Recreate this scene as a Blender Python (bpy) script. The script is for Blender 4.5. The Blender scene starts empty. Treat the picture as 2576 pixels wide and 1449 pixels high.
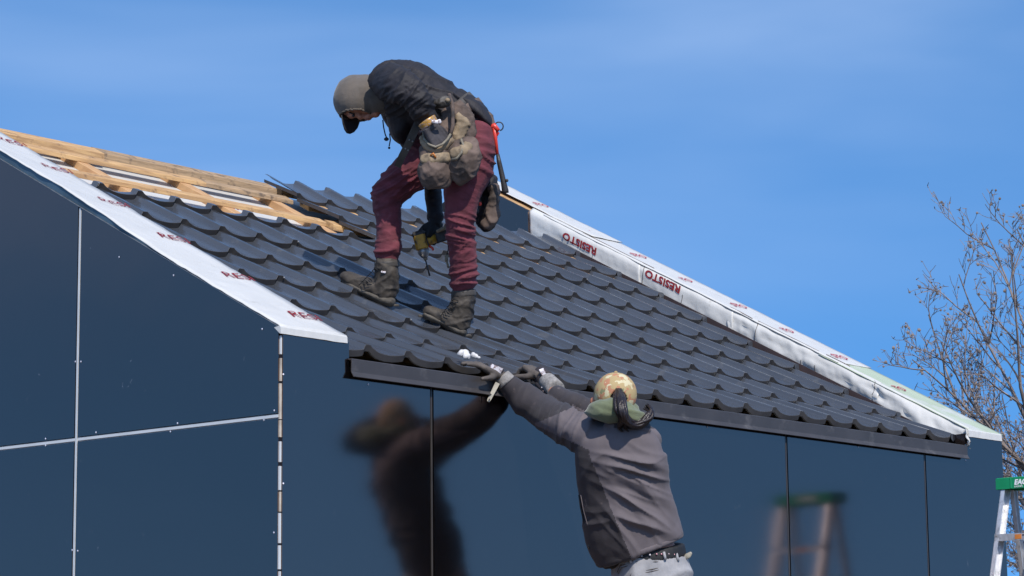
import bpy, bmesh, math, random
from mathutils import Vector, Matrix, noise
random.seed(7)
scene = bpy.context.scene
COL = scene.collection
V = Vector

# ------------------------------------------------------------------ camera
CAM = V((-6.928, -7.072, 1.6))
RX = V((0.64784589, -0.76169922, -0.01048854))      # picture right
RY = V((0.11939301, 0.11512621, -0.98614972))       # picture down
RZ = V((0.75235697, 0.63762078, 0.1655256))         # view direction
FPX = 6351.19
cam_d = bpy.data.cameras.new('camera'); cam = bpy.data.objects.new('camera', cam_d); COL.objects.link(cam)
m = Matrix.Identity(4)
for i in range(3):
    m[i][0] = RX[i]; m[i][1] = -RY[i]; m[i][2] = -RZ[i]; m[i][3] = CAM[i]
cam.matrix_world = m
cam_d.sensor_width = 36; cam_d.lens = 36 * FPX / 2576
cam_d.clip_start = 0.1; cam_d.clip_end = 3000
scene.camera = cam
scene.render.resolution_x = 1024; scene.render.resolution_y = 576

# ------------------------------------------------------------------ light
SUN_AZ = V((-0.54, -0.84, 0)).normalized()          # towards the sun, level part
SUN_EL = math.radians(43)
sdir = V((SUN_AZ.x * math.cos(SUN_EL), SUN_AZ.y * math.cos(SUN_EL), math.sin(SUN_EL)))
world = bpy.data.worlds.new('World'); scene.world = world; world.use_nodes = True
wn, wl = world.node_tree.nodes, world.node_tree.links
wn.clear()
wo = wn.new('ShaderNodeOutputWorld'); bg = wn.new('ShaderNodeBackground')
sky = wn.new('ShaderNodeTexSky'); sky.sky_type = 'NISHITA'; sky.sun_disc = False
sky.sun_elevation = SUN_EL
sky.sun_rotation = math.atan2(SUN_AZ.x, SUN_AZ.y)
sky.altitude = 200; sky.air_density = 1.0; sky.dust_density = 0.3; sky.ozone_density = 3.0
tc = wn.new('ShaderNodeTexCoord'); mp = wn.new('ShaderNodeMapping'); mp.vector_type = 'POINT'
mp.inputs['Location'].default_value = (0, 0, 0.30)
wl.new(tc.outputs['Generated'], mp.inputs['Vector'])
nrm = wn.new('ShaderNodeVectorMath'); nrm.operation = 'NORMALIZE'
wl.new(mp.outputs['Vector'], nrm.inputs[0]); wl.new(nrm.outputs[0], sky.inputs['Vector'])
hs = wn.new('ShaderNodeHueSaturation'); hs.inputs['Saturation'].default_value = 1.30; hs.inputs['Value'].default_value = 1.02
wl.new(sky.outputs[0], hs.inputs['Color'])
# thin cirrus
mp2 = wn.new('ShaderNodeMapping'); mp2.inputs['Scale'].default_value = (1.5, 2.0, 8.5); mp2.inputs['Rotation'].default_value = (0.10, -0.07, 0.3)
wl.new(tc.outputs['Generated'], mp2.inputs['Vector'])
nz = wn.new('ShaderNodeTexNoise'); nz.inputs['Scale'].default_value = 1.6; nz.inputs['Detail'].default_value = 4; nz.inputs['Roughness'].default_value = 0.42
nz.inputs['Distortion'].default_value = 0.25
wl.new(mp2.outputs[0], nz.inputs['Vector'])
cr = wn.new('ShaderNodeMapRange'); cr.inputs['From Min'].default_value = 0.30; cr.inputs['From Max'].default_value = 0.80
cr.inputs['To Min'].default_value = 0.0; cr.inputs['To Max'].default_value = 0.42
wl.new(nz.outputs['Fac'], cr.inputs['Value'])
sx = wn.new('ShaderNodeSeparateXYZ'); wl.new(tc.outputs['Generated'], sx.inputs[0])
hr = wn.new('ShaderNodeMapRange'); hr.inputs['From Min'].default_value = 0.10; hr.inputs['From Max'].default_value = 0.34
hr.inputs['To Min'].default_value = 0.10; hr.inputs['To Max'].default_value = 1.0
wl.new(sx.outputs['Z'], hr.inputs['Value'])
mu = wn.new('ShaderNodeMath'); mu.operation = 'MULTIPLY'; wl.new(cr.outputs[0], mu.inputs[0]); wl.new(hr.outputs[0], mu.inputs[1])
mixc = wn.new('ShaderNodeMixRGB'); wl.new(mu.outputs[0], mixc.inputs['Fac']); wl.new(hs.outputs[0], mixc.inputs['Color1'])
mixc.inputs['Color2'].default_value = (4.8, 5.6, 6.9, 1)
wl.new(mixc.outputs[0], bg.inputs['Color']); bg.inputs['Strength'].default_value = 0.13
wl.new(bg.outputs[0], wo.inputs['Surface'])
sl = bpy.data.lights.new('sun', 'SUN'); sl.energy = 2.7; sl.angle = math.radians(0.5); sl.color = (1.0, 0.94, 0.86)
so = bpy.data.objects.new('sun', sl); COL.objects.link(so)
so.rotation_euler = (-sdir).to_track_quat('-Z', 'Y').to_euler(); so.location = (-20, -16, 25)
scene.view_settings.view_transform = 'Standard'; scene.view_settings.look = 'None'
scene.view_settings.gamma = 1; scene.view_settings.use_curve_mapping = False; scene.view_settings.exposure = 0.65

# ------------------------------------------------------------------ helpers
WL = {}                                             # world location of every object
def P(px, py, d):                                   # picture point at a given distance -> place
    return CAM + (RX * ((px - 1288) / FPX) + RY * ((py - 724.5) / FPX) + RZ) * d
def PR(p):                                          # place -> picture point
    q = V(p) - CAM; z = q.dot(RZ)
    return 1288 + FPX * q.dot(RX) / z, 724.5 + FPX * q.dot(RY) / z
def Pax(px, py, ax, val):
    d = RX * ((px - 1288) / FPX) + RY * ((py - 724.5) / FPX) + RZ
    return CAM + d * ((val - CAM[ax]) / d[ax])
def Prf(px, py, z0, s=0.533):                       # on the roof plane z = z0 + s*y
    d = RX * ((px - 1288) / FPX) + RY * ((py - 724.5) / FPX) + RZ
    return CAM + d * ((z0 + s * CAM.y - CAM.z) / (d.z - s * d.y))
def put(o, loc, parent=None):
    COL.objects.link(o); WL[o.name] = V(loc)
    if parent is not None:
        o.parent = parent; o.location = V(loc) - WL[parent.name]
    else: o.location = loc
    return o
def thing(name, label, cat, loc=(0, 0, 0), group=None, parent=None):
    o = bpy.data.objects.new(name, None); o.empty_display_size = 0.2
    put(o, loc, parent)
    if label: o['label'] = label
    if cat: o['category'] = cat
    if group: o['group'] = group
    return o
def mesh_obj(name, verts, faces, mat, parent=None, smooth=False, mats=None, fm=None, label=None):
    me = bpy.data.meshes.new(name)
    vs = [V(v) for v in verts]
    lo = V((min(v.x for v in vs), min(v.y for v in vs), min(v.z for v in vs)))
    hi = V((max(v.x for v in vs), max(v.y for v in vs), max(v.z for v in vs)))
    c = (lo + hi) / 2
    me.from_pydata([v - c for v in vs], [], faces)
    for mm in (mats or [mat]): me.materials.append(mm)
    if fm:
        for p, i in zip(me.polygons, fm): p.material_index = i
    if smooth: me.shade_smooth()
    me.validate(); me.update()
    o = bpy.data.objects.new(name, me); put(o, c, parent)
    if label: o['label'] = label
    return o
class MB:                                           # mesh builder
    def __init__(s): s.v = []; s.f = []
    def add(s, v, f):
        n = len(s.v); s.v += [V(a) for a in v]; s.f += [tuple(i + n for i in t) for t in f]; return s
    def box(s, lo, hi, mat=None):
        (a, b, c), (d, e, f) = lo, hi
        v = [(a,b,c),(d,b,c),(d,e,c),(a,e,c),(a,b,f),(d,b,f),(d,e,f),(a,e,f)]
        if mat is not None: v = [mat @ V(q) for q in v]
        return s.add(v, [(3,2,1,0),(4,5,6,7),(0,1,5,4),(1,2,6,5),(2,3,7,6),(3,0,4,7)])
    def bbox(s, lo, hi, r, mat=None):               # box with chamfered edges
        bm = bmesh.new(); bmesh.ops.create_cube(bm, size=1)
        lo, hi = V(lo), V(hi)
        for v in bm.verts: v.co = V(((lo[i] + hi[i]) / 2 + v.co[i] * (hi[i] - lo[i])) for i in range(3))
        bmesh.ops.bevel(bm, geom=bm.edges[:], offset=r, segments=1, affect='EDGES')
        bm.verts.index_update()
        v = [x.co.copy() for x in bm.verts]
        if mat is not None: v = [mat @ q for q in v]
        f = [tuple(x.index for x in q.verts) for q in bm.faces]; bm.free()
        return s.add(v, f)
    def prism(s, poly, ext):                        # poly: 3D points, ext: vector
        n = len(poly); ext = V(ext); v = [V(p) for p in poly] + [V(p) + ext for p in poly]
        return s.add(v, [tuple(range(n))[::-1], tuple(range(n, 2*n))] + [(i, (i+1) % n, n+(i+1) % n, n+i) for i in range(n)])
    def tube(s, pts, rad, n=8, cap=True):
        pts = [V(p) for p in pts]; rad = rad if isinstance(rad, (list, tuple)) else [rad] * len(pts)
        v = []; f = []; up = None
        for i, p in enumerate(pts):
            t = (pts[min(i+1, len(pts)-1)] - pts[max(i-1, 0)]).normalized()
            if up is None:
                up = V((0, 0, 1)) if abs(t.z) < 0.9 else V((1, 0, 0))
            a = t.cross(up).normalized(); up = a.cross(t).normalized()
            for k in range(n):
                an = 2 * math.pi * k / n
                v.append(p + (a * math.cos(an) + up * math.sin(an)) * rad[i])
        for i in range(len(pts) - 1):
            for k in range(n):
                f.append((i*n+k, i*n+(k+1) % n, (i+1)*n+(k+1) % n, (i+1)*n+k))
        if cap: f += [tuple(range(n))[::-1], tuple(range((len(pts)-1)*n, len(pts)*n))]
        return s.add(v, f)
    def ball(s, c, r, n=10, m2=7, ax=None):
        c = V(c); r = V(r) if hasattr(r, '__len__') else V((r, r, r))
        bm = bmesh.new(); bmesh.ops.create_uvsphere(bm, u_segments=n, v_segments=m2, radius=1)
        bm.verts.index_update()
        M = ax if ax is not None else Matrix.Identity(3)
        v = [c + M @ V((x.co.x*r.x, x.co.y*r.y, x.co.z*r.z)) for x in bm.verts]
        f = [tuple(x.index for x in q.verts) for q in bm.faces]; bm.free()
        return s.add(v, f)
    def loft(s, path, n=18, sub=4, cap=True, cf=0.6):
        # path: (px, py, dist, half width in picture px, half depth in m[, tilt vector])
        K = [(P(a[0], a[1], a[2]), a[3] * a[2] / FPX, a[4]) for a in path]
        pts = []; L = len(K)
        for i in range(L - 1):
            p0, p1, p2, p3 = K[max(i-1, 0)], K[i], K[i+1], K[min(i+2, L-1)]
            for j in range(sub):
                t = j / sub
                def cr3(a, b, c, d): return 0.5 * ((b*2) + (c-a)*t + (a*2-b*5+c*4-d)*t*t + (b*3-a-c*3+d)*t*t*t)
                pts.append(tuple(cr3(p0[q], p1[q], p2[q], p3[q]) for q in range(3)))
        pts.append(K[-1])
        rings = []
        for i, (c, a, b) in enumerate(pts):
            t = (pts[min(i+1, len(pts)-1)][0] - pts[max(i-1, 0)][0]).normalized()
            vd = (c - CAM).normalized()
            e1 = t.cross(vd)
            if e1.length < 0.15: e1 = RX - t * RX.dot(t)
            e1.normalize(); e2 = t.cross(e1).normalized()
            rings.append((c, e1 * a, e2 * b, t, a))
        if cap:                                     # rounded ends
            def capr(r, sg):
                c, x, y, t, a = r; out = []
                for q in (0.45, 0.8, 0.97):
                    k = math.sqrt(1 - q*q); out.append((c + t * sg * a * q * cf, x * k, y * k, t, a))
                return out
            rings = capr(rings[0], -1)[::-1] + rings + capr(rings[-1], 1)
        v = []; f = []
        for c, x, y, t, a in rings:
            for k in range(n):
                an = 2 * math.pi * k / n; v.append(c + x * math.cos(an) + y * math.sin(an))
        R = len(rings)
        for i in range(R - 1):
            for k in range(n): f.append((i*n+k, i*n+(k+1) % n, (i+1)*n+(k+1) % n, (i+1)*n+k))
        f += [tuple(range(n))[::-1], tuple(range((R-1)*n, R*n))]
        return s.add(v, f)
    def build(s, name, mat, parent=None, smooth=False, label=None):
        return mesh_obj(name, s.v, s.f, mat, parent, smooth, label=label)
def fuse(mb, voxel, smooth=4, fn=None, smf=0.5):    # join overlapping closed pieces into one continuous surface
    me = bpy.data.meshes.new('tmp'); me.from_pydata(mb.v, [], mb.f); me.update()
    o = bpy.data.objects.new('tmp', me); COL.objects.link(o)
    bm = bmesh.new(); bm.from_mesh(me); bmesh.ops.recalc_face_normals(bm, faces=bm.faces[:]); bm.to_mesh(me); bm.free()
    r = o.modifiers.new('r', 'REMESH'); r.mode = 'VOXEL'; r.voxel_size = voxel; r.adaptivity = 0
    if smooth:
        k = o.modifiers.new('s', 'SMOOTH'); k.factor = smf; k.iterations = smooth
    dg = bpy.context.evaluated_depsgraph_get(); ev = o.evaluated_get(dg); m2 = ev.to_mesh()
    v = [x.co.copy() for x in m2.vertices]; nn = [x.normal.copy() for x in m2.vertices]
    f = [tuple(p.vertices) for p in m2.polygons]
    ev.to_mesh_clear(); bpy.data.objects.remove(o); bpy.data.meshes.remove(me)
    if fn: v = [a + b * fn(a, b) for a, b in zip(v, nn)]
    q = MB(); q.v = v; q.f = f; return q
def N(p, s=1.0, o=0.0): return noise.noise(V(p) * s + V((o, o * 1.7, o * 0.3)))
def ridge(x): return 1 - abs(x) * 2
def crease(x): return (1 - min(1.0, abs(x) * 3.2)) ** 1.4

# ------------------------------------------------------------------ materials
def mat(name, col, rough=0.6, metal=0.0, var=0.15, vs=8.0, bump=0.0, bs=60.0, stretch=(1, 1, 1), ior=1.5, col2=None, spec=None,
        dirt=None, dirts=4.0, dth=(0.55, 0.7), sheen=0.0, rvar=0.0, coat=0.0, wave=None):
    m = bpy.data.materials.new(name); m.use_nodes = True
    nt = m.node_tree; n = nt.nodes; l = nt.links; b = n['Principled BSDF']
    tc = n.new('ShaderNodeTexCoord'); mp = n.new('ShaderNodeMapping'); mp.inputs['Scale'].default_value = stretch
    geo = n.new('ShaderNodeNewGeometry'); l.new(geo.outputs['Position'], mp.inputs['Vector'])
    nz = n.new('ShaderNodeTexNoise'); nz.inputs['Scale'].default_value = vs; nz.inputs['Detail'].default_value = 4
    l.new(mp.outputs[0], nz.inputs['Vector'])
    mx = n.new('ShaderNodeMixRGB')
    c2 = col2 or tuple(c * (1 - var) for c in col); c1 = col if col2 else tuple(min(1, c * (1 + var)) for c in col)
    mx.inputs['Color1'].default_value = (*c1, 1); mx.inputs['Color2'].default_value = (*c2, 1)
    mr = n.new('ShaderNodeMapRange'); mr.inputs['From Min'].default_value = 0.35; mr.inputs['From Max'].default_value = 0.65
    l.new(nz.outputs['Fac'], mr.inputs['Value']); l.new(mr.outputs[0], mx.inputs['Fac'])
    out = mx.outputs[0]
    if dirt:
        n2 = n.new('ShaderNodeTexNoise'); n2.inputs['Scale'].default_value = dirts; n2.inputs['Detail'].default_value = 7; n2.inputs['Roughness'].default_value = 0.65
        l.new(geo.outputs['Position'], n2.inputs['Vector'])
        r2 = n.new('ShaderNodeMapRange'); r2.inputs['From Min'].default_value = dth[0]; r2.inputs['From Max'].default_value = dth[1]
        l.new(n2.outputs['Fac'], r2.inputs['Value'])
        m2 = n.new('ShaderNodeMixRGB'); l.new(r2.outputs[0], m2.inputs['Fac']); l.new(out, m2.inputs['Color1']); m2.inputs['Color2'].default_value = (*dirt, 1)
        out = m2.outputs[0]
    l.new(out, b.inputs['Base Color'])
    b.inputs['Roughness'].default_value = rough; b.inputs['Metallic'].default_value = metal; b.inputs['IOR'].default_value = ior
    if rvar:
        rr = n.new('ShaderNodeMapRange'); rr.inputs['To Min'].default_value = rough - rvar; rr.inputs['To Max'].default_value = rough + rvar
        l.new(nz.outputs['Fac'], rr.inputs['Value']); l.new(rr.outputs[0], b.inputs['Roughness'])
    if sheen: b.inputs['Sheen Weight'].default_value = sheen
    if coat: b.inputs['Coat Weight'].default_value = coat
    hgt = None
    if bump:
        nb = n.new('ShaderNodeTexNoise'); nb.inputs['Scale'].default_value = bs; nb.inputs['Detail'].default_value = 3
        l.new(mp.outputs[0], nb.inputs['Vector'])
        bp = n.new('ShaderNodeBump'); bp.inputs['Strength'].default_value = 1.0; bp.inputs['Distance'].default_value = bump
        l.new(nb.outputs['Fac'], bp.inputs['Height']); l.new(bp.outputs[0], b.inputs['Normal'])
    return m
M = {}
M['tile'] = mat('tile_steel', (0.052, 0.057, 0.068), 0.20, var=0.10, vs=2.5, bump=0.0, bs=420, ior=1.6, rvar=0.05, dirt=(0.120, 0.116, 0.110), dirts=9, dth=(0.58, 0.85))
M['tile_edge'] = mat('tile_riser', (0.050, 0.046, 0.045), 0.55, var=0.15, vs=12, ior=1.4)
M['panel'] = mat('panel_blue_black', (0.0025, 0.0027, 0.0034), 0.12, var=0.05, vs=0.7, bump=0.006, bs=0.8, ior=2.65, rvar=0.015)
M['panel'].node_tree.nodes['Principled BSDF'].inputs['Specular Tint'].default_value = (1.0, 0.71, 0.60, 1)
def add_scratches(m, sc, thr, col):
    nt = m.node_tree; n = nt.nodes; l = nt.links; b = n['Principled BSDF']
    geo = n.new('ShaderNodeNewGeometry'); a = n.new('ShaderNodeTexNoise'); a.inputs['Scale'].default_value = sc; a.inputs['Detail'].default_value = 9; a.inputs['Roughness'].default_value = 0.75
    a.inputs['Distortion'].default_value = 1.2
    l.new(geo.outputs['Position'], a.inputs['Vector'])
    r = n.new('ShaderNodeMapRange'); r.inputs['From Min'].default_value = thr; r.inputs['From Max'].default_value = thr + 0.05
    l.new(a.outputs['Fac'], r.inputs['Value'])
    src = b.inputs['Base Color'].links[0].from_socket
    mx = n.new('ShaderNodeMixRGB'); l.new(r.outputs[0], mx.inputs['Fac']); l.new(src, mx.inputs['Color1']); mx.inputs['Color2'].default_value = (*col, 1)
    l.new(mx.outputs[0], b.inputs['Base Color'])
add_scratches(M['panel'], 9.0, 0.665, (0.14, 0.14, 0.15))
M['black'] = mat('black_backing', (0.008, 0.008, 0.009), 0.7)
M['joint'] = mat('black_joint_trim', (0.05, 0.042, 0.036), 0.35)
M['fascia'] = mat('fascia_steel', (0.050, 0.045, 0.045), 0.45, var=0.12, vs=5, bump=0.0004, bs=200, stretch=(1, 1, 1), dirt=(0.13, 0.12, 0.115), dirts=9, dth=(0.56, 0.8))
M['membrane'] = mat('white_membrane', (0.60, 0.585, 0.548), 0.45, var=0.03, vs=5, bump=0.0045, bs=13, dirt=(0.33, 0.31, 0.27), dirts=11, dth=(0.62, 0.82))
M['mem_green'] = mat('green_white_membrane', (0.44, 0.50, 0.35), 0.5, var=0.05, vs=4, bump=0.0015, bs=20, dirt=(0.54, 0.55, 0.49), dirts=3, dth=(0.52, 0.62))
M['mem_deck'] = M['membrane']
M['red_print'] = mat('red_print', (0.42, 0.035, 0.045), 0.55, var=0.12, vs=40)
M['wood'] = mat('spruce_lumber', (0.63, 0.39, 0.17), 0.7, col2=(0.40, 0.23, 0.105), vs=9, stretch=(0.7, 7, 7), bump=0.001, bs=30, dirt=(0.17, 0.10, 0.06), dirts=13, dth=(0.57, 0.70))
M['wood_up'] = mat('spruce_strapping', (0.60, 0.36, 0.17), 0.7, col2=(0.46, 0.25, 0.11), vs=9, stretch=(8, 0.8, 2), bump=0.001, bs=30)
M['wood_old'] = mat('weathered_lumber', (0.47, 0.31, 0.17), 0.8, col2=(0.27, 0.18, 0.10), vs=7, stretch=(0.8, 8, 8), bump=0.002, bs=30, dirt=(0.13, 0.09, 0.06), dirts=16, dth=(0.54, 0.68))
M['alu'] = mat('white_aluminium', (0.66, 0.66, 0.64), 0.4, metal=0.1, var=0.05, bump=0.0002, bs=200)
M['alu_bare'] = mat('bare_aluminium', (0.68, 0.68, 0.69), 0.38, metal=0.6, var=0.12, vs=20, bump=0.0005, bs=150, stretch=(4, 4, 1), dirt=(0.42, 0.42, 0.42), dirts=18, dth=(0.55, 0.7))
M['cream'] = mat('cream_stud', (0.55, 0.47, 0.38), 0.7, var=0.2, vs=20)
M['teal'] = mat('steel_flashing', (0.075, 0.115, 0.14), 0.28, metal=0.4, var=0.25, vs=6)
M['screw'] = mat('screw_head', (0.75, 0.74, 0.80), 0.3, metal=0.5)
M['maroon'] = mat('maroon_trousers', (0.135, 0.028, 0.039), 0.88, var=0.22, vs=14, bump=0.004, bs=26, stretch=(1, 1, 2.2), sheen=0.03, dirt=(0.26, 0.13, 0.13), dirts=9, dth=(0.60, 0.78))
M['black_cloth'] = mat('black_jacket', (0.013, 0.011, 0.014), 0.72, var=0.3, vs=12, bump=0.004, bs=24, stretch=(1.6, 1.6, 1))
M['hood'] = mat('taupe_hood', (0.120, 0.100, 0.082), 0.9, var=0.10, vs=30, bump=0.0012, bs=130, sheen=0.2)
M['capblack'] = mat('dark_cap', (0.022, 0.020, 0.024), 0.7)
M['skin'] = mat('skin', (0.42, 0.17, 0.10), 0.5, var=0.12, vs=25)
M['pouch'] = mat('brown_pouch', (0.125, 0.088, 0.070), 0.85, var=0.3, vs=12, bump=0.003, bs=40, dirt=(0.045, 0.036, 0.032), dirts=11, dth=(0.48, 0.62))
M['pouch_tan'] = mat('tan_leather', (0.27, 0.20, 0.125), 0.8, var=0.25, vs=18, bump=0.002, bs=50, dirt=(0.12, 0.09, 0.06), dirts=20, dth=(0.52, 0.66))
M['rimtan'] = mat('worn_leather_rim', (0.22, 0.19, 0.14), 0.7, var=0.3, vs=40)
M['belt'] = mat('dark_belt', (0.060, 0.052, 0.044), 0.6, var=0.25, vs=20, bump=0.001, bs=80)
M['boot'] = mat('muddy_boot', (0.060, 0.048, 0.036), 0.7, var=0.25, vs=13, bump=0.004, bs=38, dirt=(0.020, 0.017, 0.015), dirts=14, dth=(0.48, 0.62))
M['sole'] = mat('rubber_sole', (0.085, 0.073, 0.058), 0.8, var=0.3, vs=20, bump=0.003, bs=60)
M['glove_dk'] = mat('grey_glove', (0.055, 0.050, 0.055), 0.8, var=0.2, vs=20, bump=0.002, bs=60)
M['glove_bk'] = mat('black_glove', (0.010, 0.010, 0.011), 0.7)
M['glove'] = mat('taupe_glove', (0.095, 0.077, 0.064), 0.75, var=0.18, vs=22, bump=0.0015, bs=90)
M['glove_blk'] = mat('glove_strap', (0.035, 0.028, 0.030), 0.7)
M['label'] = mat('white_label', (0.72, 0.68, 0.70), 0.6, var=0.12, vs=60, dirt=(0.22, 0.15, 0.14), dirts=75, dth=(0.50, 0.56))
M['knit'] = mat('knit_cuff', (0.27, 0.25, 0.23), 0.95, var=0.25, vs=70, bump=0.002, bs=160)
M['gold'] = mat('gold_label', (0.45, 0.24, 0.05), 0.35, metal=0.3, var=0.3, vs=90, dirt=(0.45, 0.36, 0.36), dirts=90, dth=(0.52, 0.56))
M['yellow'] = mat('yellow_plastic', (0.50, 0.26, 0.025), 0.45, var=0.15, vs=30, dirt=(0.10, 0.06, 0.03), dirts=30, dth=(0.56, 0.68))
M['steel'] = mat('dull_steel', (0.33, 0.31, 0.29), 0.4, metal=0.7, var=0.2, vs=40)
M['redtool'] = mat('red_steel', (0.70, 0.055, 0.035), 0.35, var=0.1)
M['grip'] = mat('black_grip', (0.030, 0.027, 0.026), 0.5, bump=0.0006, bs=200)
M['jacket'] = mat('grey_softshell', (0.128, 0.107, 0.112), 0.84, var=0.10, vs=9, bump=0.0006, bs=220, sheen=0.04)
M['jacket_dk'] = mat('charcoal_softshell_and_shade', (0.034, 0.028, 0.031), 0.82, var=0.14, vs=12, bump=0.0008, bs=180, sheen=0.1, dirt=(0.17, 0.13, 0.125), dirts=13, dth=(0.63, 0.75))
M['jeans'] = mat('pale_grey_jeans', (0.34, 0.33, 0.33), 0.9, var=0.12, vs=16, bump=0.0015, bs=60, stretch=(1, 1, 1), dirt=(0.25, 0.25, 0.26), dirts=14, dth=(0.5, 0.7))
M['green_fleece'] = mat('green_neck_warmer', (0.135, 0.155, 0.085), 0.95, var=0.12, vs=20, bump=0.0015, bs=90, sheen=0.3)
M['hair'] = mat('dark_brown_hair', (0.015, 0.008, 0.007), 0.36, var=0.4, vs=30, stretch=(3, 3, 0.5), bump=0.004, bs=60)
M['green_pl'] = mat('green_plastic', (0.008, 0.26, 0.105), 0.4, var=0.1)
M['white_print'] = mat('white_print', (0.8, 0.8, 0.8), 0.5)
M['orange'] = mat('orange_sticker', (0.60, 0.20, 0.04), 0.5)
M['bark'] = mat('bark', (0.215, 0.175, 0.155), 0.9, var=0.35, vs=5, bump=0.004, bs=40)
M['snow'] = mat('snow_lump', (0.60, 0.58, 0.56), 0.6, var=0.05, bump=0.003, bs=60)
M['ground'] = mat('ground', (0.075, 0.062, 0.05), 0.9, col2=(0.05, 0.052, 0.035), vs=0.6, bump=0.03, bs=6)
M['stick'] = mat('pale_tool_handle', (0.40, 0.36, 0.28), 0.5, var=0.2, vs=40)
# camouflage cap
def camo():
    m = bpy.data.materials.new('camouflage_cloth'); m.use_nodes = True; nt = m.node_tree; n = nt.nodes; l = nt.links; b = n['Principled BSDF']
    geo = n.new('ShaderNodeNewGeometry'); prev = None
    cols = [((0.42, 0.31, 0.15), None, 0), ((0.44, 0.20, 0.11), 0.54, 7.3), ((0.58, 0.51, 0.32), 0.58, 15.1), ((0.22, 0.22, 0.11), 0.64, 23.3)]
    out = None
    for c, th, off in cols:
        if th is None:
            rgb = n.new('ShaderNodeRGB'); rgb.outputs[0].default_value = (*c, 1); out = rgb.outputs[0]; continue
        va = n.new('ShaderNodeVectorMath'); va.operation = 'ADD'; va.inputs[1].default_value = (off, off, off); l.new(geo.outputs['Position'], va.inputs[0])
        z = n.new('ShaderNodeTexNoise'); z.inputs['Scale'].default_value = 27; z.inputs['Detail'].default_value = 2; l.new(va.outputs[0], z.inputs['Vector'])
        r = n.new('ShaderNodeMapRange'); r.inputs['From Min'].default_value = th; r.inputs['From Max'].default_value = th + 0.02; l.new(z.outputs['Fac'], r.inputs['Value'])
        x = n.new('ShaderNodeMixRGB'); l.new(r.outputs[0], x.inputs['Fac']); l.new(out, x.inputs['Color1']); x.inputs['Color2'].default_value = (*c, 1); out = x.outputs[0]
    l.new(out, b.inputs['Base Color']); b.inputs['Roughness'].default_value = 0.9
    return m
M['camo'] = camo()

# ------------------------------------------------------------------ ground
g = MB().box((-400, -400, -0.3), (400, 400, 0.0)).build('ground', M['ground']); g['kind'] = 'structure'

# ------------------------------------------------------------------ building
S = 0.533
ZR, ZD = 3.113, 2.885                               # rake plane and deck membrane plane at y=0
XE = 5.672; YT = 3.86; ZP = 3.089
house = thing('building', 'small dark blue clad building with gable roof being covered in charcoal metal tiles', 'building', (2.8, 3, 0))
wall = MB()
wall.prism([(0.03, 0.03, 0), (XE-0.03, 0.03, 0), (XE-0.03, 0.03, 2.93), (0.03, 0.03, 2.93)], (0, 0.12, 0))
wall_front = wall.build('wall', M['black'], house)
gw = MB().prism([(0.025, 0.16, 0), (0.025, 7.0, 0), (0.025, 7.0, ZR+S*YT-1.6), (0.025, YT, ZR+S*YT-0.05), (0.025, 0.16, ZR+S*0.16-0.05)], (0.1, 0, 0))
wall_gable = gw.build('wall', M['black'], house)
gw = MB().prism([(XE-0.125, 0.16, 0), (XE-0.125, 7.0, 0), (XE-0.125, 7.0, ZR+S*YT-1.6), (XE-0.125, YT, ZR+S*YT-0.05), (XE-0.125, 0.16, ZR+S*0.16-0.05)], (0.1, 0, 0))
wall_far = gw.build('wall', M['black'], house)
wall_back = MB().box((0.03, 6.9, 0), (XE-0.03, 7.0, 2.6)).build('wall', M['panel'], house)
# front panels
def front_panel(x0, x1, top):                       # top: list of (x,z) from left to right
    poly = [(x0, 0, 0.15), (x1, 0, 0.15)] + [(x, 0, z) for x, z in top[::-1]]
    return MB().prism(poly, (0, 0.022, 0)).build('wall_panel', M['panel'], wall_front)
J = 0.011
front_panel(0.014, 0.888-J, [(0.014, ZP), (0.388, ZP-0.001), (0.389, 2.985), (0.888-J, 2.985)])
front_panel(0.888+J, 3.518-J, [(0.888+J, 2.985), (3.518-J, 2.985)])
front_panel(3.518+J, 4.834-J, [(3.518+J, 2.985), (4.834-J, 2.985)])
front_panel(4.834+J, XE, [(4.834+J, 2.985), (5.262, 2.985), (5.263, ZP-0.001), (XE, ZP)])
for xs in (0.888, 3.518, 4.834):
    MB().box((xs-0.0045, 0.002, 0.15), (xs+0.0045, 0.03, 2.98)).build('joint_trim', M['joint'], wall_front)
# cheek of the parapet beside the tiles
MB().box((0.372, 0.023, 2.90), (0.386, 0.25, ZP-0.002)).build('parapet_cheek', M['panel'], wall_front)
MB().box((5.266, 0.023, 2.90), (5.280, 0.25, ZP-0.002)).build('parapet_cheek', M['panel'], wall_front)
# gable panels, four with white channels between them
def rmp(y): t = max(0, min(1, (y-0.6)/0.8)); return 0.032*t*t*(3-2*t)
GT = lambda y: ZR + S*y - 0.006
def gable_panel(y0, y1, z0, z1):
    if z1 is None: poly = [(0, y0, z0), (0, y1, z0), (0, y1, GT(y1)), (0, y0, GT(y0))]
    else: poly = [(0, y0, z0), (0, y1, z0), (0, y1, z1), (0, y0, z1)]
    return MB().prism(poly, (0.022, 0, 0)).build('wall_panel', M['panel'], wall_gable)
YG, ZH, JG = 1.231, 2.757, 0.011
for y0, y1 in ((0.012, YG-JG), (YG+JG, 2.45-JG), (2.45+JG, YT)):
    gable_panel(y0, y1, 0.15, ZH-JG); gable_panel(y0, y1, ZH+JG, None)
for yy in (YG, 2.45):
    MB().box((0.012, yy-JG+0.001, 0.15), (0.024, yy+JG-0.001, GT(yy)-0.005)).build('joint_channel', M['alu'], wall_gable)
    MB().box((0.001, yy-0.0058, 0.15), (0.012, yy+0.0058, GT(yy)-0.005)).build('joint_channel', M['alu'], wall_gable)
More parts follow.
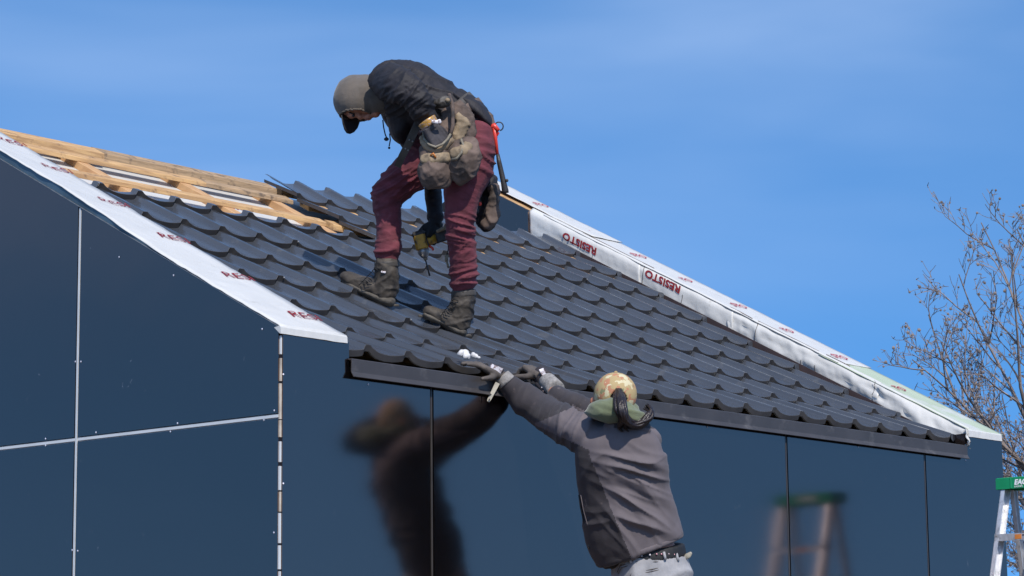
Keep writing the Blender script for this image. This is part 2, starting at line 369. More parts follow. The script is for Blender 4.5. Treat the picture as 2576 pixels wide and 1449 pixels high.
for y0, y1 in ((0.014, YG-JG), (YG+JG, 2.45-JG), (2.45+JG, YT)):
    MB().box((0.012, y0, ZH-JG+0.001), (0.024, y1, ZH+JG-0.001)).build('joint_channel', M['alu'], wall_gable)
    MB().box((0.002, y0, ZH-0.0058), (0.012, y1, ZH+0.0058)).build('joint_channel', M['alu'], wall_gable)
# open corner: studs and clips
MB().box((0.016, 0.0235, 0.15), (0.028, 0.029, 3.06)).build('corner_angle', M['alu_bare'], wall_front)
z = 0.2
while z < 3.07:
    h = random.uniform(0.05, 0.16)
    if random.random() < 0.88:
        MB().box((0.004+random.uniform(-.002, .003), 0.004, z), (0.0125, 0.0115, min(z+h, 3.075))).build('corner_clip', M[random.choice(['cream', 'alu', 'cream'])], wall_front)
    z += h + random.uniform(0.004, 0.018)
# screws
def screw(p, ax, par):
    b = MB(); r = 0.0047; n = 8
    if ax == 0: ring = [V((p[0]-0.0015, p[1]+r*math.cos(a), p[2]+r*math.sin(a))) for a in [2*math.pi*i/n for i in range(n)]]; top = V((p[0]-0.0045, p[1], p[2]))
    else: ring = [V((p[0]+r*math.cos(a), p[1]-0.0015, p[2]+r*math.sin(a))) for a in [2*math.pi*i/n for i in range(n)]]; top = V((p[0], p[1]-0.0045, p[2]))
    b.add(ring + [top], [(i, (i+1) % n, n) for i in range(n)] + [tuple(range(n))]); b.build('screw', M['screw'], par)
for q in ((437, 693), (659.8, 828), (690.4, 1033), (689.5, 1340), (115, 1104), (115, 1121), (242, 1088), (447, 1065), (429, 1086), (664, 1057), (190, 910), (204, 910), (182, 1384), (196, 1386), (300, 557+90)):
    screw(Pax(q[0], q[1], 0, 0.0), 0, wall_gable)
for q in ((712.5, 942), (712.5, 1216.6), (926, 967), (1779, 1074), (2159, 1124), (2429, 1158)):
    screw(Pax(q[0], q[1], 1, 0.0), 1, wall_front)
# drip-edge fascia
prof = [(y+0.018 if y < 0 else y, z) for y, z in [(0.060, 3.030), (-0.034, 3.020), (-0.0375, 3.017), (-0.0365, 2.966), (-0.050, 2.945), (-0.047, 2.943), (-0.033, 2.966), (-0.034, 3.014), (0.060, 3.026)]]
MB().prism([(0.384, y, z) for y, z in prof], (4.873, 0, 0)).build('fascia', M['fascia'], house)
MB().box((0.389, 0.0225, 2.90), (5.262, 0.028, 3.015)).build('fascia_board', M['black'], house)
# membrane pieces
def sheet(name, x0, x1, y0, y1, zf, mt, amp=0.003, nx=8, ny=60, th=0.004, par=None, edge=0.0, seed=0.0, jag=(0, 0), rid=0.0):
    v = []; f = []
    for j in range(ny+1):
        for i in range(nx+1):
            y = y0 + (y1-y0)*j/ny; e0 = edge * N((0, y, seed), 9); e1 = jag[1] * N((3, y, seed), 7)
            x = (x0+e0) + (x1+e1-x0-e0)*i/nx
            if j == ny: y += jag[0]*N((x, 0, seed), 14)
            z = zf(x, y) + amp * (N((x*2.0, y, seed), 7) + 0.6*N((x, y, seed), 21)) + rid * max(0, 0.35 - abs(N((x*1.3, y, seed+5), 9)))
            v.append((x, y, z))
    n = len(v); v += [(a, b, c-th) for a, b, c in v]; w = nx+1
    for j in range(ny):
        for i in range(nx):
            a = j*w+i; f.append((a, a+1, a+w+1, a+w)); f.append((n+a+w, n+a+w+1, n+a+1, n+a))
    for j in range(ny):
        a = j*w; f.append((a, a+w, n+a+w, n+a)); a = j*w+nx; f.append((a+w, a, n+a, n+a+w))
    for i in range(nx):
        f.append((i+1, i, n+i, n+i+1)); a = ny*w+i; f.append((a, a+1, n+a+1, n+a))
    return mesh_obj(name, v, f, mt, par, smooth=True)
rk = lambda x, y: ZR + S*y
# solid parapet cores
for xa, xb in ((0.03, 0.365), (5.335, XE-0.03)):
    MB().prism([(xa, 0.03, 3.0), (xa, YT, ZR+S*YT-0.3), (xa, YT, ZR+S*YT-0.012), (xa, 0.03, ZR+S*0.03-0.012)], (xb-xa, 0, 0)).build('parapet_core', M['wood'], house)
memL = sheet('membrane', -0.003, 0.372, 0.0, YT, lambda x, y: rk(x, y) + rmp(y)*max(0, 1-x/0.3), M['membrane'], 0.003, 8, 160, par=house, edge=0.015, rid=0.007, seed=2)
# front lips
def lip(x0, x1, mt, par, h=0.032):
    b = MB(); n = 14; v = []; f = []
    for i in range(n+1):
        x = x0+(x1-x0)*i/n; w = 0.002*N((x, 1, 0), 20)
        v += [(x, 0.0+w, ZR+0.001), (x, -0.006+w, ZR-0.006), (x, -0.008+w, ZR-h+0.003*N((x, 5, 0), 15)), (x, -0.003+w, ZR-h), (x, 0.03, ZR-0.004)]
    for i in range(n):
        for k in range(5): f.append((i*5+k, i*5+(k+1) % 5, (i+1)*5+(k+1) % 5, (i+1)*5+k))
    f += [tuple(range(5)), tuple(range(n*5, n*5+5))[::-1]]
    return mesh_obj('membrane_lip', v, f, mt, par, smooth=False)
lip(-0.006, 0.372, M['membrane'], house)
lip(5.30, XE-0.01, M['membrane'], house, 0.040)
# far side: three overlapping pieces on the right rake, draped down to the tiles
mR1 = sheet('membrane', 5.325, 5.695, 0.0, 0.98, rk, M['mem_green'], 0.002, 8, 30, par=house, edge=0.01, seed=3)
mR1['label'] = 'greenish release film strip at low end of far rake'
mR2 = sheet('membrane', 5.33, 5.70, 0.86, 3.05, lambda x, y: rk(x, y)+0.006, M['membrane'], 0.002, 8, 60, par=house, edge=0.014, seed=5)
mR3 = sheet('membrane', 5.40, 5.705, 2.70, YT, lambda x, y: rk(x, y)+0.013+0.012*max(0, 2.95-y), M['membrane'], 0.003, 8, 40, par=house, edge=0.02, seed=8)
def drape(y0, y1, x0, seed, ny, amp, drop=0.20, top=0.0):
    nz_ = 9; v = []; f = []
    for j in range(ny+1):
        y = y0+(y1-y0)*j/ny
        for i in range(nz_+1):
            t = i/nz_; z = ZR+S*y+0.004+top-drop*t
            am = amp*(0.25+0.75*min(1, t*3))
            # big soft creases plus crumples
            c = N((y*1.2+t*0.5, t*1.4, seed), 4.2) + 0.8*ridge(N((y+t*0.12, t*0.2, seed+3), 8))*0.6 + 0.35*N((y, t*0.3, seed), 26)
            x = x0 - 0.010*(1-math.exp(-t*6)) - am*c + 0.008*t
            if i == 0: x = x0+0.028+0.012*N((y, seed, 0), 8)
            v.append((x, y, z if i else ZR+S*y+top+0.0075))
    w = nz_+1; n = len(v); v += [(a+0.004, b, c-0.001) for a, b, c in v]
    for j in range(ny):
        for i in range(nz_):
            a = j*w+i; f.append((a, a+w, a+w+1, a+1)); f.append((n+a+1, n+a+w+1, n+a+w, n+a))
    for j in range(ny):
        a = j*w; f.append((a, n+a, n+a+w, a+w)); a = j*w+nz_; f.append((a, a+w, n+a+w, n+a))
    for i in range(nz_):
        f.append((i, i+1, n+i+1, n+i)); a = ny*w+i; f.append((a, n+a, n+a+1, a+1))
    return mesh_obj('membrane_drape', v, f, M['membrane'], house, smooth=True)
def drape_x(y, t, x0, seed, amp):
    c = N((y*1.2+t*0.5, t*1.4, seed), 4.2) + 0.8*ridge(N((y+t*0.12, t*0.2, seed+3), 8))*0.6 + 0.35*N((y, t*0.3, seed), 26)
    return x0 - 0.010*(1-math.exp(-t*6)) - amp*(0.25+0.75*min(1, t*3))*c + 0.008*t
dr1 = drape(0.02, 0.62, 5.322, 1.3, 70, 0.024, top=-0.001)
dr2 = drape(0.58, 1.62, 5.330, 4.3, 110, 0.018, top=0.003)
dr3 = drape(1.58, 2.30, 5.326, 7.9, 60, 0.006, top=0.003)
dr4 = drape(2.27, 3.15, 5.322, 9.4, 60, 0.007, top=0.005)
for ys, t0_, t1_ in ((2.235, 0.0, 0.7), (1.935, 0.3, 0.8), (1.40, 0.0, 0.8), (1.08, 0.45, 0.8), (0.985, 0.4, 0.75), (0.60, 0.0, 0.6), (2.62, 0.3, 0.7)):
    x0_, sd_, am_ = (5.322, 1.3, 0.024) if ys < 0.6 else (5.330, 4.3, 0.018) if ys < 1.6 else (5.326, 7.9, 0.006) if ys < 2.28 else (5.322, 9.4, 0.007)
    MB().tube([(drape_x(ys+0.03*t, t, x0_, sd_, am_)-0.0015, ys+0.03*t+0.012*t*t, ZR+S*(ys+0.03*t)+0.004-0.20*t) for t in [t0_+(t1_-t0_)*i/6 for i in range(7)]], 0.0019, 5).build('membrane_seam', M['glove_dk'], house)
def edge_crack(y0, y1, x, sd_):
    MB().tube([(x+0.02*N((y0+(y1-y0)*i/14, sd_, 0), 6), y0+(y1-y0)*i/14, ZR+S*(y0+(y1-y0)*i/14)+0.010) for i in range(15)], 0.0022, 4).build('membrane_seam', M['pouch'], house)
edge_crack(1.0, 1.42, 5.36, 1); edge_crack(2.2, 2.75, 5.37, 4); edge_crack(0.80, 0.96, 5.38, 9); edge_crack(1.45, 1.62, 5.35, 12)
# crumpled end at the eave
b = MB(); v = []; f = []
for j in range(15):
    for i in range(13):
        t = i/12; s = j/14
        x = 5.265+0.055*s+0.012*N((s*2, t*3, 2), 4)*t; y = -0.012 + 0.03*s+0.030*N((s*2.4, t, 7), 3.3)*t-0.012*t; zz = ZR+0.002-0.095*t+0.012*math.sin(s*5)*t
        v.append((x, y, zz))
for j in range(14):
    for i in range(12): a = j*13+i; f.append((a, a+1, a+14, a+13))
cr_o = mesh_obj('membrane_fold', v, f, M['membrane'], house, smooth=True)
md = cr_o.modifiers.new('t', 'SOLIDIFY'); md.thickness = 0.004
# inner cheek of the right parapet beyond the ridge, dark panel
MB().prism([(5.30, 3.15, 4.30), (5.30, YT, 4.30), (5.30, YT, ZR+S*YT-0.01), (5.30, 3.15, ZR+S*3.15-0.01)], (0.02, 0, 0)).build('parapet_panel', M['panel'], house)
MB().prism([(0.366, 3.15, 4.30), (0.366, YT, 4.30), (0.366, YT, ZR+S*YT-0.02), (0.366, 3.15, ZR+S*3.15-0.02)], (0.02, 0, 0)).build('parapet_panel', M['panel'], house)
# steel flashing between gable panels and membrane
v = []
fl = MB()
ysl = [YT*i/24 for i in range(25)]
fl.prism([(0.003, y, ZR+S*y-0.008) for y in ysl] + [(0.003, y, ZR+S*y-0.003+rmp(y)) for y in ysl[::-1]], (0.02, 0, 0))
fl.build('rake_flashing', M['teal'], house); fl = MB()
fl.prism([(-0.003, y, ZR+S*y-0.0080) for y in (0, YT)] + [(-0.003, y, ZR+S*y-0.0058) for y in (YT, 0)], (0.02, 0, 0))
fl.build('flashing_lip', M['steel'], house)
# roof deck with its membrane
YRG = 3.04
roof = MB().prism([(0.366, 0.03, ZD+S*0.03), (0.366, YRG, ZD+S*YRG), (0.366, 7.0, ZD+S*YRG-S*(7.0-YRG)), (0.366, 7.0, ZD+S*YRG-S*(7.0-YRG)-0.05), (0.366, YRG, ZD+S*YRG-0.08), (0.366, 0.03, ZD-0.05)], (4.96, 0, 0)).build('roof', M['membrane'], house)
# lettering
def font_mesh(txt, h, shear=0.0, name='lettering', bold=0.0):
    cu = bpy.data.curves.new('t', 'FONT'); cu.body = txt; cu.size = h / 0.70; cu.shear = shear; cu.offset = bold; cu.resolution_u = 3
    cu.extrude = 0.0004
    o = bpy.data.objects.new('t', cu); COL.objects.link(o)
    dg = bpy.context.evaluated_depsgraph_get(); me = bpy.data.meshes.new_from_object(o.evaluated_get(dg))
    bpy.data.objects.remove(o); bpy.data.curves.remove(cu); me.name = name
    return me
def letter(me, org, ex, ey, sx, sy, mt, par, off=0.003, name='lettering'):
    ex = V(ex).normalized(); ey = V(ey).normalized(); ez = ex.cross(ey).normalized()
    me2 = me.copy(); me2.materials.clear(); me2.materials.append(mt)
    for vv in me2.vertices:
        c = vv.co.copy(); vv.co = ex*(c.x*sx) + ey*(c.y*sy) + ez*(c.z+off)
    me2.update()
    o = bpy.data.objects.new(name, me2); put(o, V(org), par); return o
UP = V((0, 1, S)).normalized()
tm_resi = font_mesh('RESI', 0.05, 0.25, bold=0.0002)
tm_sto = font_mesh('STO', 0.05, 0.25, bold=0.0012)
tm_to = font_mesh('TO', 0.05, 0.25, bold=0.0012)
tm_full = font_mesh('RESISTO', 0.042, 0.2, bold=0.002)
def print_top(me, x0, y0, sx, sy, par):
    me = me.copy(); me.materials.clear(); me.materials.append(M['red_print'])
    for vv in me.vertices:
        x = x0+vv.co.x*sx; y = y0+vv.co.y*sy*0.88
        vv.co = V((x, y, rk(x, y)+rmp(y)*max(0, 1-x/0.3)+0.0046+0.003*(N((x*2.0, y, 2), 7)+0.6*N((x, y, 2), 21))+0.007*max(0, 0.35-abs(N((x*1.3, y, 7), 9)))))
    o = bpy.data.objects.new('lettering', me); put(o, V((0, 0, 0)), par)
def print_drape(y0, down, x0, seed, amp, par, top):
    me = tm_full.copy(); me.materials.clear(); me.materials.append(M['red_print'])
    for vv in me.vertices:
        y = y0+vv.co.x*1.36*0.88; dz = down+vv.co.y*1.15; t = dz/0.20
        vv.co = V((drape_x(y, t, x0, seed, amp)-0.0036, y, ZR+S*y+0.004+top-dz))
    o = bpy.data.objects.new('lettering', me); put(o, V((0, 0, 0)), par)
for y in (0.135, 0.53, 0.935, 1.33, 1.725, 2.06, 2.46, 2.86):
    x = 0.200
    print_top(tm_resi, x, y, 1.40, 1.35, memL)
for k, y in enumerate((0.52, 0.93, 1.30, 1.66, 2.04, 2.42, 2.80)):
    x = 5.46 if k > 1 else 5.43
    par = mR1 if y < 0.86 else mR2
    letter(tm_sto if k % 2 else tm_to, (x, y, rk(x, y)+(0.0095 if y > 0.86 else 0.003)), (1, 0, 0), UP, 1.1, 1.25, M['red_print'], par)
letter(tm_sto, (5.50, 3.25, rk(0, 3.25)+0.017), (1, 0, 0), UP, 1.1, 1.1, M['red_print'], mR3)
print_drape(1.955, 0.018, 5.326, 7.9, 0.006, dr3, 0.003)
print_drape(2.60, 0.046, 5.322, 9.4, 0.007, dr4, 0.005)
for x, y in ((0.62, 2.55), (0.98, 2.60), (2.02, 2.56), (1.52, 2.22), (2.5, 2.6)):
    letter(tm_full, (x, y, ZD+S*y+0.001), (1, 0, 0), UP, 1.1, 1.2, M['red_print'], roof, off=0.002)
# lumber on the deck
def board(x0, x1, y0, w, zlo, th, mt, label=None, tw=0.0):
    bm = MB(); n = 10; v = []; f = []
    for i in range(n+1):
        x = x0+(x1-x0)*i/n; dy = 0.005*N((x, y0, 1), 1.3)+tw*(i/n); k = 0.0025
        for (a, c) in ((0, k), (k, 0), (w-k, 0), (w, k), (w, th-k), (w-k, th), (k, th), (0, th-k)):
            y = y0+a+dy+0.0012*N((x, a*30, c*30), 6); v.append((x, y, zlo+S*y+c+0.0012*N((x, a*20, c*30+9), 7)))
    for i in range(n):
        for k in range(8): f.append((i*8+k, (i+1)*8+k, (i+1)*8+(k+1) % 8, i*8+(k+1) % 8))
    f += [tuple(range(8)), tuple(range(n*8, n*8+8))[::-1]]
    return mesh_obj('batten', v, f, mt, roof, label=label)
def strap(x, y0, y1, w=0.075, th=0.042):
    k = 0.002; zf = lambda y: ZD+S*y+0.001
    pr = [(x, 0), (x+w, 0), (x+w, th-k), (x+w-k, th), (x+k, th), (x, th-k)]
    MB().prism([(a, y0, zf(y0)+c) for a, c in pr], (0, y1-y0, S*(y1-y0))).build('strap', M['wood_up'], roof)
for x in (0.42, 1.235, 1.935, 2.615): strap(x, 2.30, 2.98)
ZB = ZD+0.038
board(0.375, 2.70, 2.405, 0.055, ZD+0.043, 0.024, M['wood'])
board(0.375, 2.12, 2.735, 0.065, ZD+0.044, 0.024, M['wood'])
board(2.125, 2.78, 2.740, 0.065, ZD+0.044, 0.024, M['wood_old'])
board(0.375, 1.50, 2.850, 0.085, ZB+0.006, 0.042, M['wood'], tw=-0.01)
board(1.505, 2.78, 2.870, 0.085, ZB+0.006, 0.038, M['wood_old'], tw=0.0)
board(0.80, 2.95, 2.965, 0.05, ZD+0.002, 0.045, M['wood_old'])
for yb in (0.40, 0.74, 1.07, 1.40, 1.73, 2.05): board(0.42, 5.26, yb+0.03, 0.07, ZD+0.002, 0.030, M['wood'])
board(2.72, 5.28, 2.37, 0.07, ZB, 0.034, M['wood'])
board(2.85, 5.28, 2.69, 0.07, ZB, 0.034, M['wood'])
board(2.85, 5.28, 2.90, 0.05, ZB, 0.034, M['wood'])

# ------------------------------------------------------------------ metal tiles
X0, PT = 0.8286, 0.2462
rows = [(0.074, 3.091), (0.418, 3.242), (0.759, 3.404), (1.094, 3.581), (1.418, 3.751), (1.746, 3.932), (2.067, 4.115), (2.389, 4.284), (2.715, 4.455), (2.975, 4.600)]
RI = 0.031
PRO = [(-0.060, 0), (0.040, 0.0006), (0.066, -.0030), (0.100, -.0085), (0.145, -.0125), (0.20, -.0172), (0.28, -.0208), (0.39, -.0234), (0.50, -.0240), (0.62, -.0232), (0.72, -.0210), (0.80, -.0190), (0.865, -.0165), (0.880, -.0150), (0.910, -.0045), (0.928, -.0008), (0.940, 0)]
PRO[0] = (-0.060, 0)
PRO = [(u, d*1.32) for u, d in PRO]
def tile_mesh(r, half=0):
    (y0, z0), (y1, z1) = rows[r], rows[r+1]
    L = y1-y0+0.032
    if half == 1: L = 0.040
    zb = (z1-RI-z0)*L/(y1-y0)
    if r == 8: L = y1-y0; zb = z1-z0
    v = []; f = []; w = len(PRO)
    def ringp(y, z, sc=1.0):
        for u, d in PRO: v.append((u*PT, y, z+d*sc))
    # back, mid, front top (smooth); then lip and riser as strips of their own
    ringp(L, zb); ringp(L*0.5, zb*0.5+0.001); ringp(0.0006, 0.0)
    for j in range(2):
        for i in range(w-1): a = j*w+i; f.append((a, a+1, a+w+1, a+w)[::-1])
    hb = RI if r else 0.027
    back = 0.018 if r else 0.008
    st = [((0.0006, 0), (-0.0006, -0.0022)), ((-0.0006, -0.0022), (back, -hb)), ((back, -hb), (back+0.01, -hb))]
    for (ya, da), (yb, db) in st:
        n = len(v)
        for u, d in PRO: v.append((u*PT, ya, d+da))
        for u, d in PRO: v.append((u*PT, yb, d+db))
        for i in range(w-1): a = n+i; f.append((a, a+1, a+w+1, a+w)[::-1])
    # thin turned-down side edge on the left
    me = bpy.data.meshes.new('roof_tile'); me.from_pydata(v, [], f); me.materials.append(M['tile']); me.materials.append(M['tile_edge'])
    for p in me.polygons: p.material_index = 1 if p.index >= 2*(w-1) else 0
    me.shade_smooth(); me.update()
    return me
rr = random.Random(3)
for r in range(9):
    me = tile_mesh(r); meh = tile_mesh(r, 1) if r == 6 else None
    for c in range(-2, 18):
        if r >= 6 and c < 8:
            if r == 6: mm_ = meh
            else: continue
        else: mm_ = me
        if r == 0 and c == -2: pass
        o = bpy.data.objects.new('roof_tile', mm_)
        lift = 0.0
        if r == 0: lift = 0.004 + 0.010*math.exp(-max(0, c)/3.5)
        put(o, (X0+c*PT, rows[r][0]+rr.uniform(-.0008, .0008), rows[r][1]+lift+rr.uniform(-.0006, .0006)), roof)
        if r >= 6 and c == 8:                       # folded side edge of the upper sheet
            y0, z0 = rows[r]; y1, z1 = rows[r+1]; xa = X0+c*PT-0.065*PT
            MB().prism([(xa-0.0015, y0, z0), (xa-0.0015, y0, z0-0.022), (xa-0.0015, y1, z1-RI-0.018), (xa-0.0015, y1, z1-RI)], (0.0015, 0, 0)).build('tile_side_edge', M['fascia'], roof)
MB().prism([(5.293, 0.06, 2.95), (5.293, 3.0, 2.95+S*2.94), (5.293, 3.0, 3.002+S*3.0), (5.293, 0.06, 3.002+S*0.06)], (0.008, 0, 0)).build('side_flashing', mat('brown_flashing', (0.05, 0.032, 0.03), 0.5), roof)
for c, du in ((5, .20), (7, .19), (8, .20), (9, .20), (10, .19), (12, .2), (13, .2), (14, .19), (16, .2), (0, .2)):
    MB().tube([(X0+c*PT+0.014, rows[0][0]+0.022, rows[0][1]-0.004), (X0+c*PT+0.014, rows[0][0]+0.017, rows[0][1]+0.010)], [0.0035, 0.0062], 8).build('roof_screw', M['fascia'], roof)
for c, rw in ((3, 2), (6, 4), (10, 6), (11, 5), (13, 3), (15, 6), (9, 3), (4, 5), (1, 3)):
    MB().ball((X0+c*PT+0.012, rows[rw][0]-0.006, rows[rw][1]-0.010), 0.005, 8, 6).build('roof_screw', M['steel'], roof)
# last rib beside the far membrane
for r in range(9):
    y0, z0 = rows[r]; y1, z1 = rows[r+1]; xa = X0+18*PT-0.07*PT; zb = z1-(RI if r < 8 else 0)
    MB().add([(xa, y0, z0), (xa+0.040, y0, z0), (xa+0.048, y0, z0-0.008), (xa+0.048, y0, z0-0.06), (xa, y0, z0-0.026), (xa, y1+.005, zb), (xa+0.040, y1+.005, zb), (xa+0.048, y1+.005, zb-0.008), (xa+0.048, y1+.005, zb-0.06), (xa, y1+.005, zb-0.026)],
             [(4, 3, 2, 1, 0), (0, 1, 6, 5), (1, 2, 7, 6), (2, 3, 8, 7)]).build('edge_rib', M['tile'], roof)
#PEOPLE
def cuttable(q, name, mt, par, keep, th, smooth=True):
    f = [t for t in q.f if keep(sum((q.v[i] for i in t), V((0, 0, 0))) / len(t))]
    o = mesh_obj(name, q.v, f, mt, par, smooth)
    bm = bmesh.new(); bm.from_mesh(o.data); loose = [v for v in bm.verts if not v.link_faces]; bmesh.ops.delete(bm, geom=loose, context='VERTS'); bm.to_mesh(o.data); bm.free()
    md = o.modifiers.new('t', 'SOLIDIFY'); md.thickness = th; md.offset = -1
    return o
def hand(wr, f, n, side, curl, L=0.185, spread=0.10, thumb=0.6, voxel=0.0042, tcurl=0.4):
    # wr wrist place, f finger direction, n back-of-hand normal, side +1/-1 thumb side
    f = V(f).normalized(); n = (V(n) - f*V(n).dot(f)).normalized(); s_ = f.cross(n).normalized()*side
    b = MB(); wr = V(wr); pl = L*0.50
    for k in range(5):                              # palm as overlapping rods from wrist to knuckles
        u = (k/4-0.5); a = wr + s_*(-u)*0.050; e = wr + f*pl*(1-0.06*abs(u-0.1)) + s_*(-u)*0.074 + n*0.004*(1-abs(u)*2)
        b.tube([a, (a+e)/2 - n*0.003, e], [0.017, 0.017, 0.0135], 8)
        b.ball(e, 0.0135, 8, 6)
    b.tube([wr - f*0.03, wr + f*0.02], [0.026, 0.026], 10)
    fl = [0.43*L, 0.48*L, 0.44*L, 0.35*L]
    for k in range(4):
        u = 0.5-(k+0.5)/4; p = wr + f*pl*(0.97-0.03*abs(k-1)) + s_*u*0.082
        d = (f + s_*u*spread*4).normalized(); ax = s_*side; c = curl[k] if hasattr(curl, '__len__') else curl
        r0 = 0.0102 if k < 3 else 0.009
        pts = [p - d*0.012, p]; dd = d; nn = n
        for q, (fr, cc) in enumerate(((0.45, 0.7), (0.31, 1.0), (0.24, 0.8))):
            an = c*cc; dd2 = dd*math.cos(an) - nn*math.sin(an); nn = nn*math.cos(an) + dd*math.sin(an); dd = dd2
            pts.append(pts[-1] + dd*fl[k]*fr)
        b.tube(pts, [r0*1.1, r0*1.1, r0*1.05, r0, r0*0.85], 8); b.ball(pts[-1], r0*0.86, 8, 6)
        for pp in pts[2:4]: b.ball(pp, r0*1.04, 8, 6)
    p = wr + f*0.022 + s_*0.024 - n*0.004
    d = (f*0.62 + s_*thumb - n*tcurl).normalized(); p1 = p + d*L*0.22; d2 = (d*0.75 + f*0.45 - s_*0.1).normalized(); p2 = p1 + d2*L*0.17; p3 = p2 + (d2+f*0.25-n*0.15).normalized()*L*0.13
    b.tube([p, p1, p2, p3], [0.017, 0.014, 0.0115, 0.0095], 8); b.ball(p3, 0.0098, 8, 6); b.ball(p, 0.018, 8, 6)
    return fuse(b, voxel, 3)
def folds(amp, sz=(6, 6, 22), sz2=(14, 14, 40), warp=0.06, seed=0.0, big=0.0):
    def fn(p, nn):
        q = V((p.x, p.y, p.z)); w = N(q, 5, seed)*warp
        a = N((q.x*sz[0], q.y*sz[1], (q.z+w)*sz[2]), 1, seed); b = N((q.x*sz2[0], q.y*sz2[1], (q.z+w)*sz2[2]), 1, seed+7)
        return amp*(ridge(a)*0.9-0.45 + 0.45*b) + big*N(q, 4.5, seed+3)
    return fn

# ------------------------------------------------------------------ roofer on the tiles
pf = P(1150, 835, 11.885)
man = thing('person', 'roofer in dark jacket, taupe hood and maroon trousers bending over on the tiled roof', 'person', pf, 'workers fitting the metal roof')
legs = MB()
legs.loft([(1202, 335, 11.86, 42, .13), (1196, 375, 11.84, 49, .13), (1184, 425, 11.82, 56, .125), (1165, 475, 11.80, 50, .11), (1160, 520, 11.80, 42, .095), (1156, 565, 11.80, 36, .085), (1160, 605, 11.82, 34, .078), (1166, 650, 11.84, 33, .075), (1166, 698, 11.86, 33, .07), (1164, 716, 11.87, 30, .066), (1163, 730, 11.87, 25, .056)])
legs.loft([(1120, 350, 12.03, 50, .13), (1072, 392, 12.03, 52, .125), (1022, 440, 12.03, 47, .11), (985, 478, 12.02, 40, .095), (972, 508, 12.01, 35, .085), (977, 547, 12.00, 32, .08), (977, 597, 11.98, 30, .074), (974, 628, 11.97, 31, .072), (973, 642, 11.97, 29, .066), (972, 658, 11.96, 25, .056)])
legs.loft([(1215, 318, 11.93, 35, .14), (1170, 350, 11.94, 58, .165), (1112, 372, 11.95, 52, .16)])
legs.loft([(1150, 350, 11.9, 50, .13), (1120, 430, 11.93, 38, .11), (1108, 462, 11.93, 20, .07)])
def legf(p, n):
    x, y = PR(p); w = 6*N((x*0.02, y*0.02, 5)); a = 0.003*N(p, 9, 2)
    if x < 1062 and y > 380:                         # thigh, knee and cuff creases of the forward leg
        u = y+0.62*x; g = math.exp(-((y-470)/50)**2)
        a += 0.014*g*crease(N((x*0.012, (u+w)*0.050, 3.0))) + 0.008*g*crease(N((x*0.02, (u-w)*0.085, 13.0)))
        a += 0.012*math.exp(-((y-625)/26)**2)*crease(N((x*0.016, (y+0.15*x+w)*0.075, 1.0)))
        a += 0.006*math.exp(-((y-560)/40)**2)*crease(N((x*0.03, (y-0.4*x+w)*0.045, 21.0)))
    else:
        a += 0.014*math.exp(-((y-575)/42)**2)*crease(N((x*0.012, (y-0.25*x+w)*0.055, 5.0)))
        a += 0.016*math.exp(-((y-700)/26)**2)*crease(N((x*0.012, (y+0.2*x+w)*0.072, 8.0)))
        a += 0.013*math.exp(-((y-400)/60)**2)*crease(N((x*0.012, (y-0.45*x+w)*0.040, 9.0)))
        a += 0.006*math.exp(-((y-640)/40)**2)*crease(N((x*0.03, (y+0.5*x+w)*0.045, 31.0)))
    return a
fuse(legs, 0.0062, 5, legf).build('trousers', M['maroon'], man, True)
# skin body (one continuous figure under the clothes, head included)
hc = P(891, 249, 11.93); DN = RY; LF = -RX; TC = -RZ
bd = MB()
bd.loft([(1200, 345, 11.86, 34, .09), (1186, 425, 11.84, 40, .09), (1163, 520, 11.82, 30, .07), (1158, 605, 11.83, 25, .06), (1165, 700, 11.87, 20, .045), (1160, 800, 11.885, 20, .04), (1110, 805, 11.88, 14, .035)])
bd.loft([(1115, 360, 12.02, 36, .09), (1022, 442, 12.03, 34, .08), (975, 500, 12.01, 27, .065), (977, 597, 11.98, 21, .055), (973, 655, 11.96, 19, .045), (972, 730, 11.94, 19, .04), (905, 718, 12.0, 13, .035)])
bd.loft([(1205, 330, 11.93, 34, .12), (1140, 300, 11.94, 46, .13), (1085, 270, 11.94, 55, .14), (1010, 235, 11.94, 52, .15), (965, 236, 11.94, 34, .08), (930, 245, 11.93, 27, .05)])
bd.loft([(985, 215, 11.78, 32, .055), (1030, 232, 11.62, 25, .045), (1058, 270, 11.62, 20, .035), (1082, 312, 11.66, 15, .025)])
bd.loft([(990, 250, 12.12, 30, .055), (1050, 360, 12.18, 24, .045), (1085, 450, 12.17, 18, .035), (1094, 560, 12.10, 13, .026)])
bd.ball(hc, (0.088, 0.088, 0.088), 18, 12); bd.ball(P(922, 262, 11.93), (0.066,)*3, 16, 10)
bd.ball(P(906, 294, 11.885), (0.0155,)*3, 10, 8); bd.ball(P(899, 288, 11.885), (0.015,)*3, 10, 8)     # nose
bd.ball(P(926, 293, 11.89), (0.021,)*3, 10, 8); bd.ball(P(944, 283, 11.90), (0.026,)*3, 10, 8)        # mouth and chin
bd.ball(P(884, 288, 11.885), (0.022,)*3, 10, 8)                                                       # brow
fuse(bd, 0.006, 2).build('body', M['skin'], man, True)
for a in ((889, 291, 11.868), ):
    MB().ball(P(*a), 0.007, 8, 6).build('eye', M['capblack'], man, True)
MB().tube([P(879, 283, 11.865), P(886, 286, 11.862), P(892, 287, 11.866)], 0.0035, 6).build('eyebrow', M['hair'], man, True)
MB().tube([P(918, 299, 11.888), P(922, 301, 11.87), P(928, 299, 11.866)], 0.003, 6).build('mouth', mat('lips', (0.25, 0.09, 0.07), 0.5), man, True)
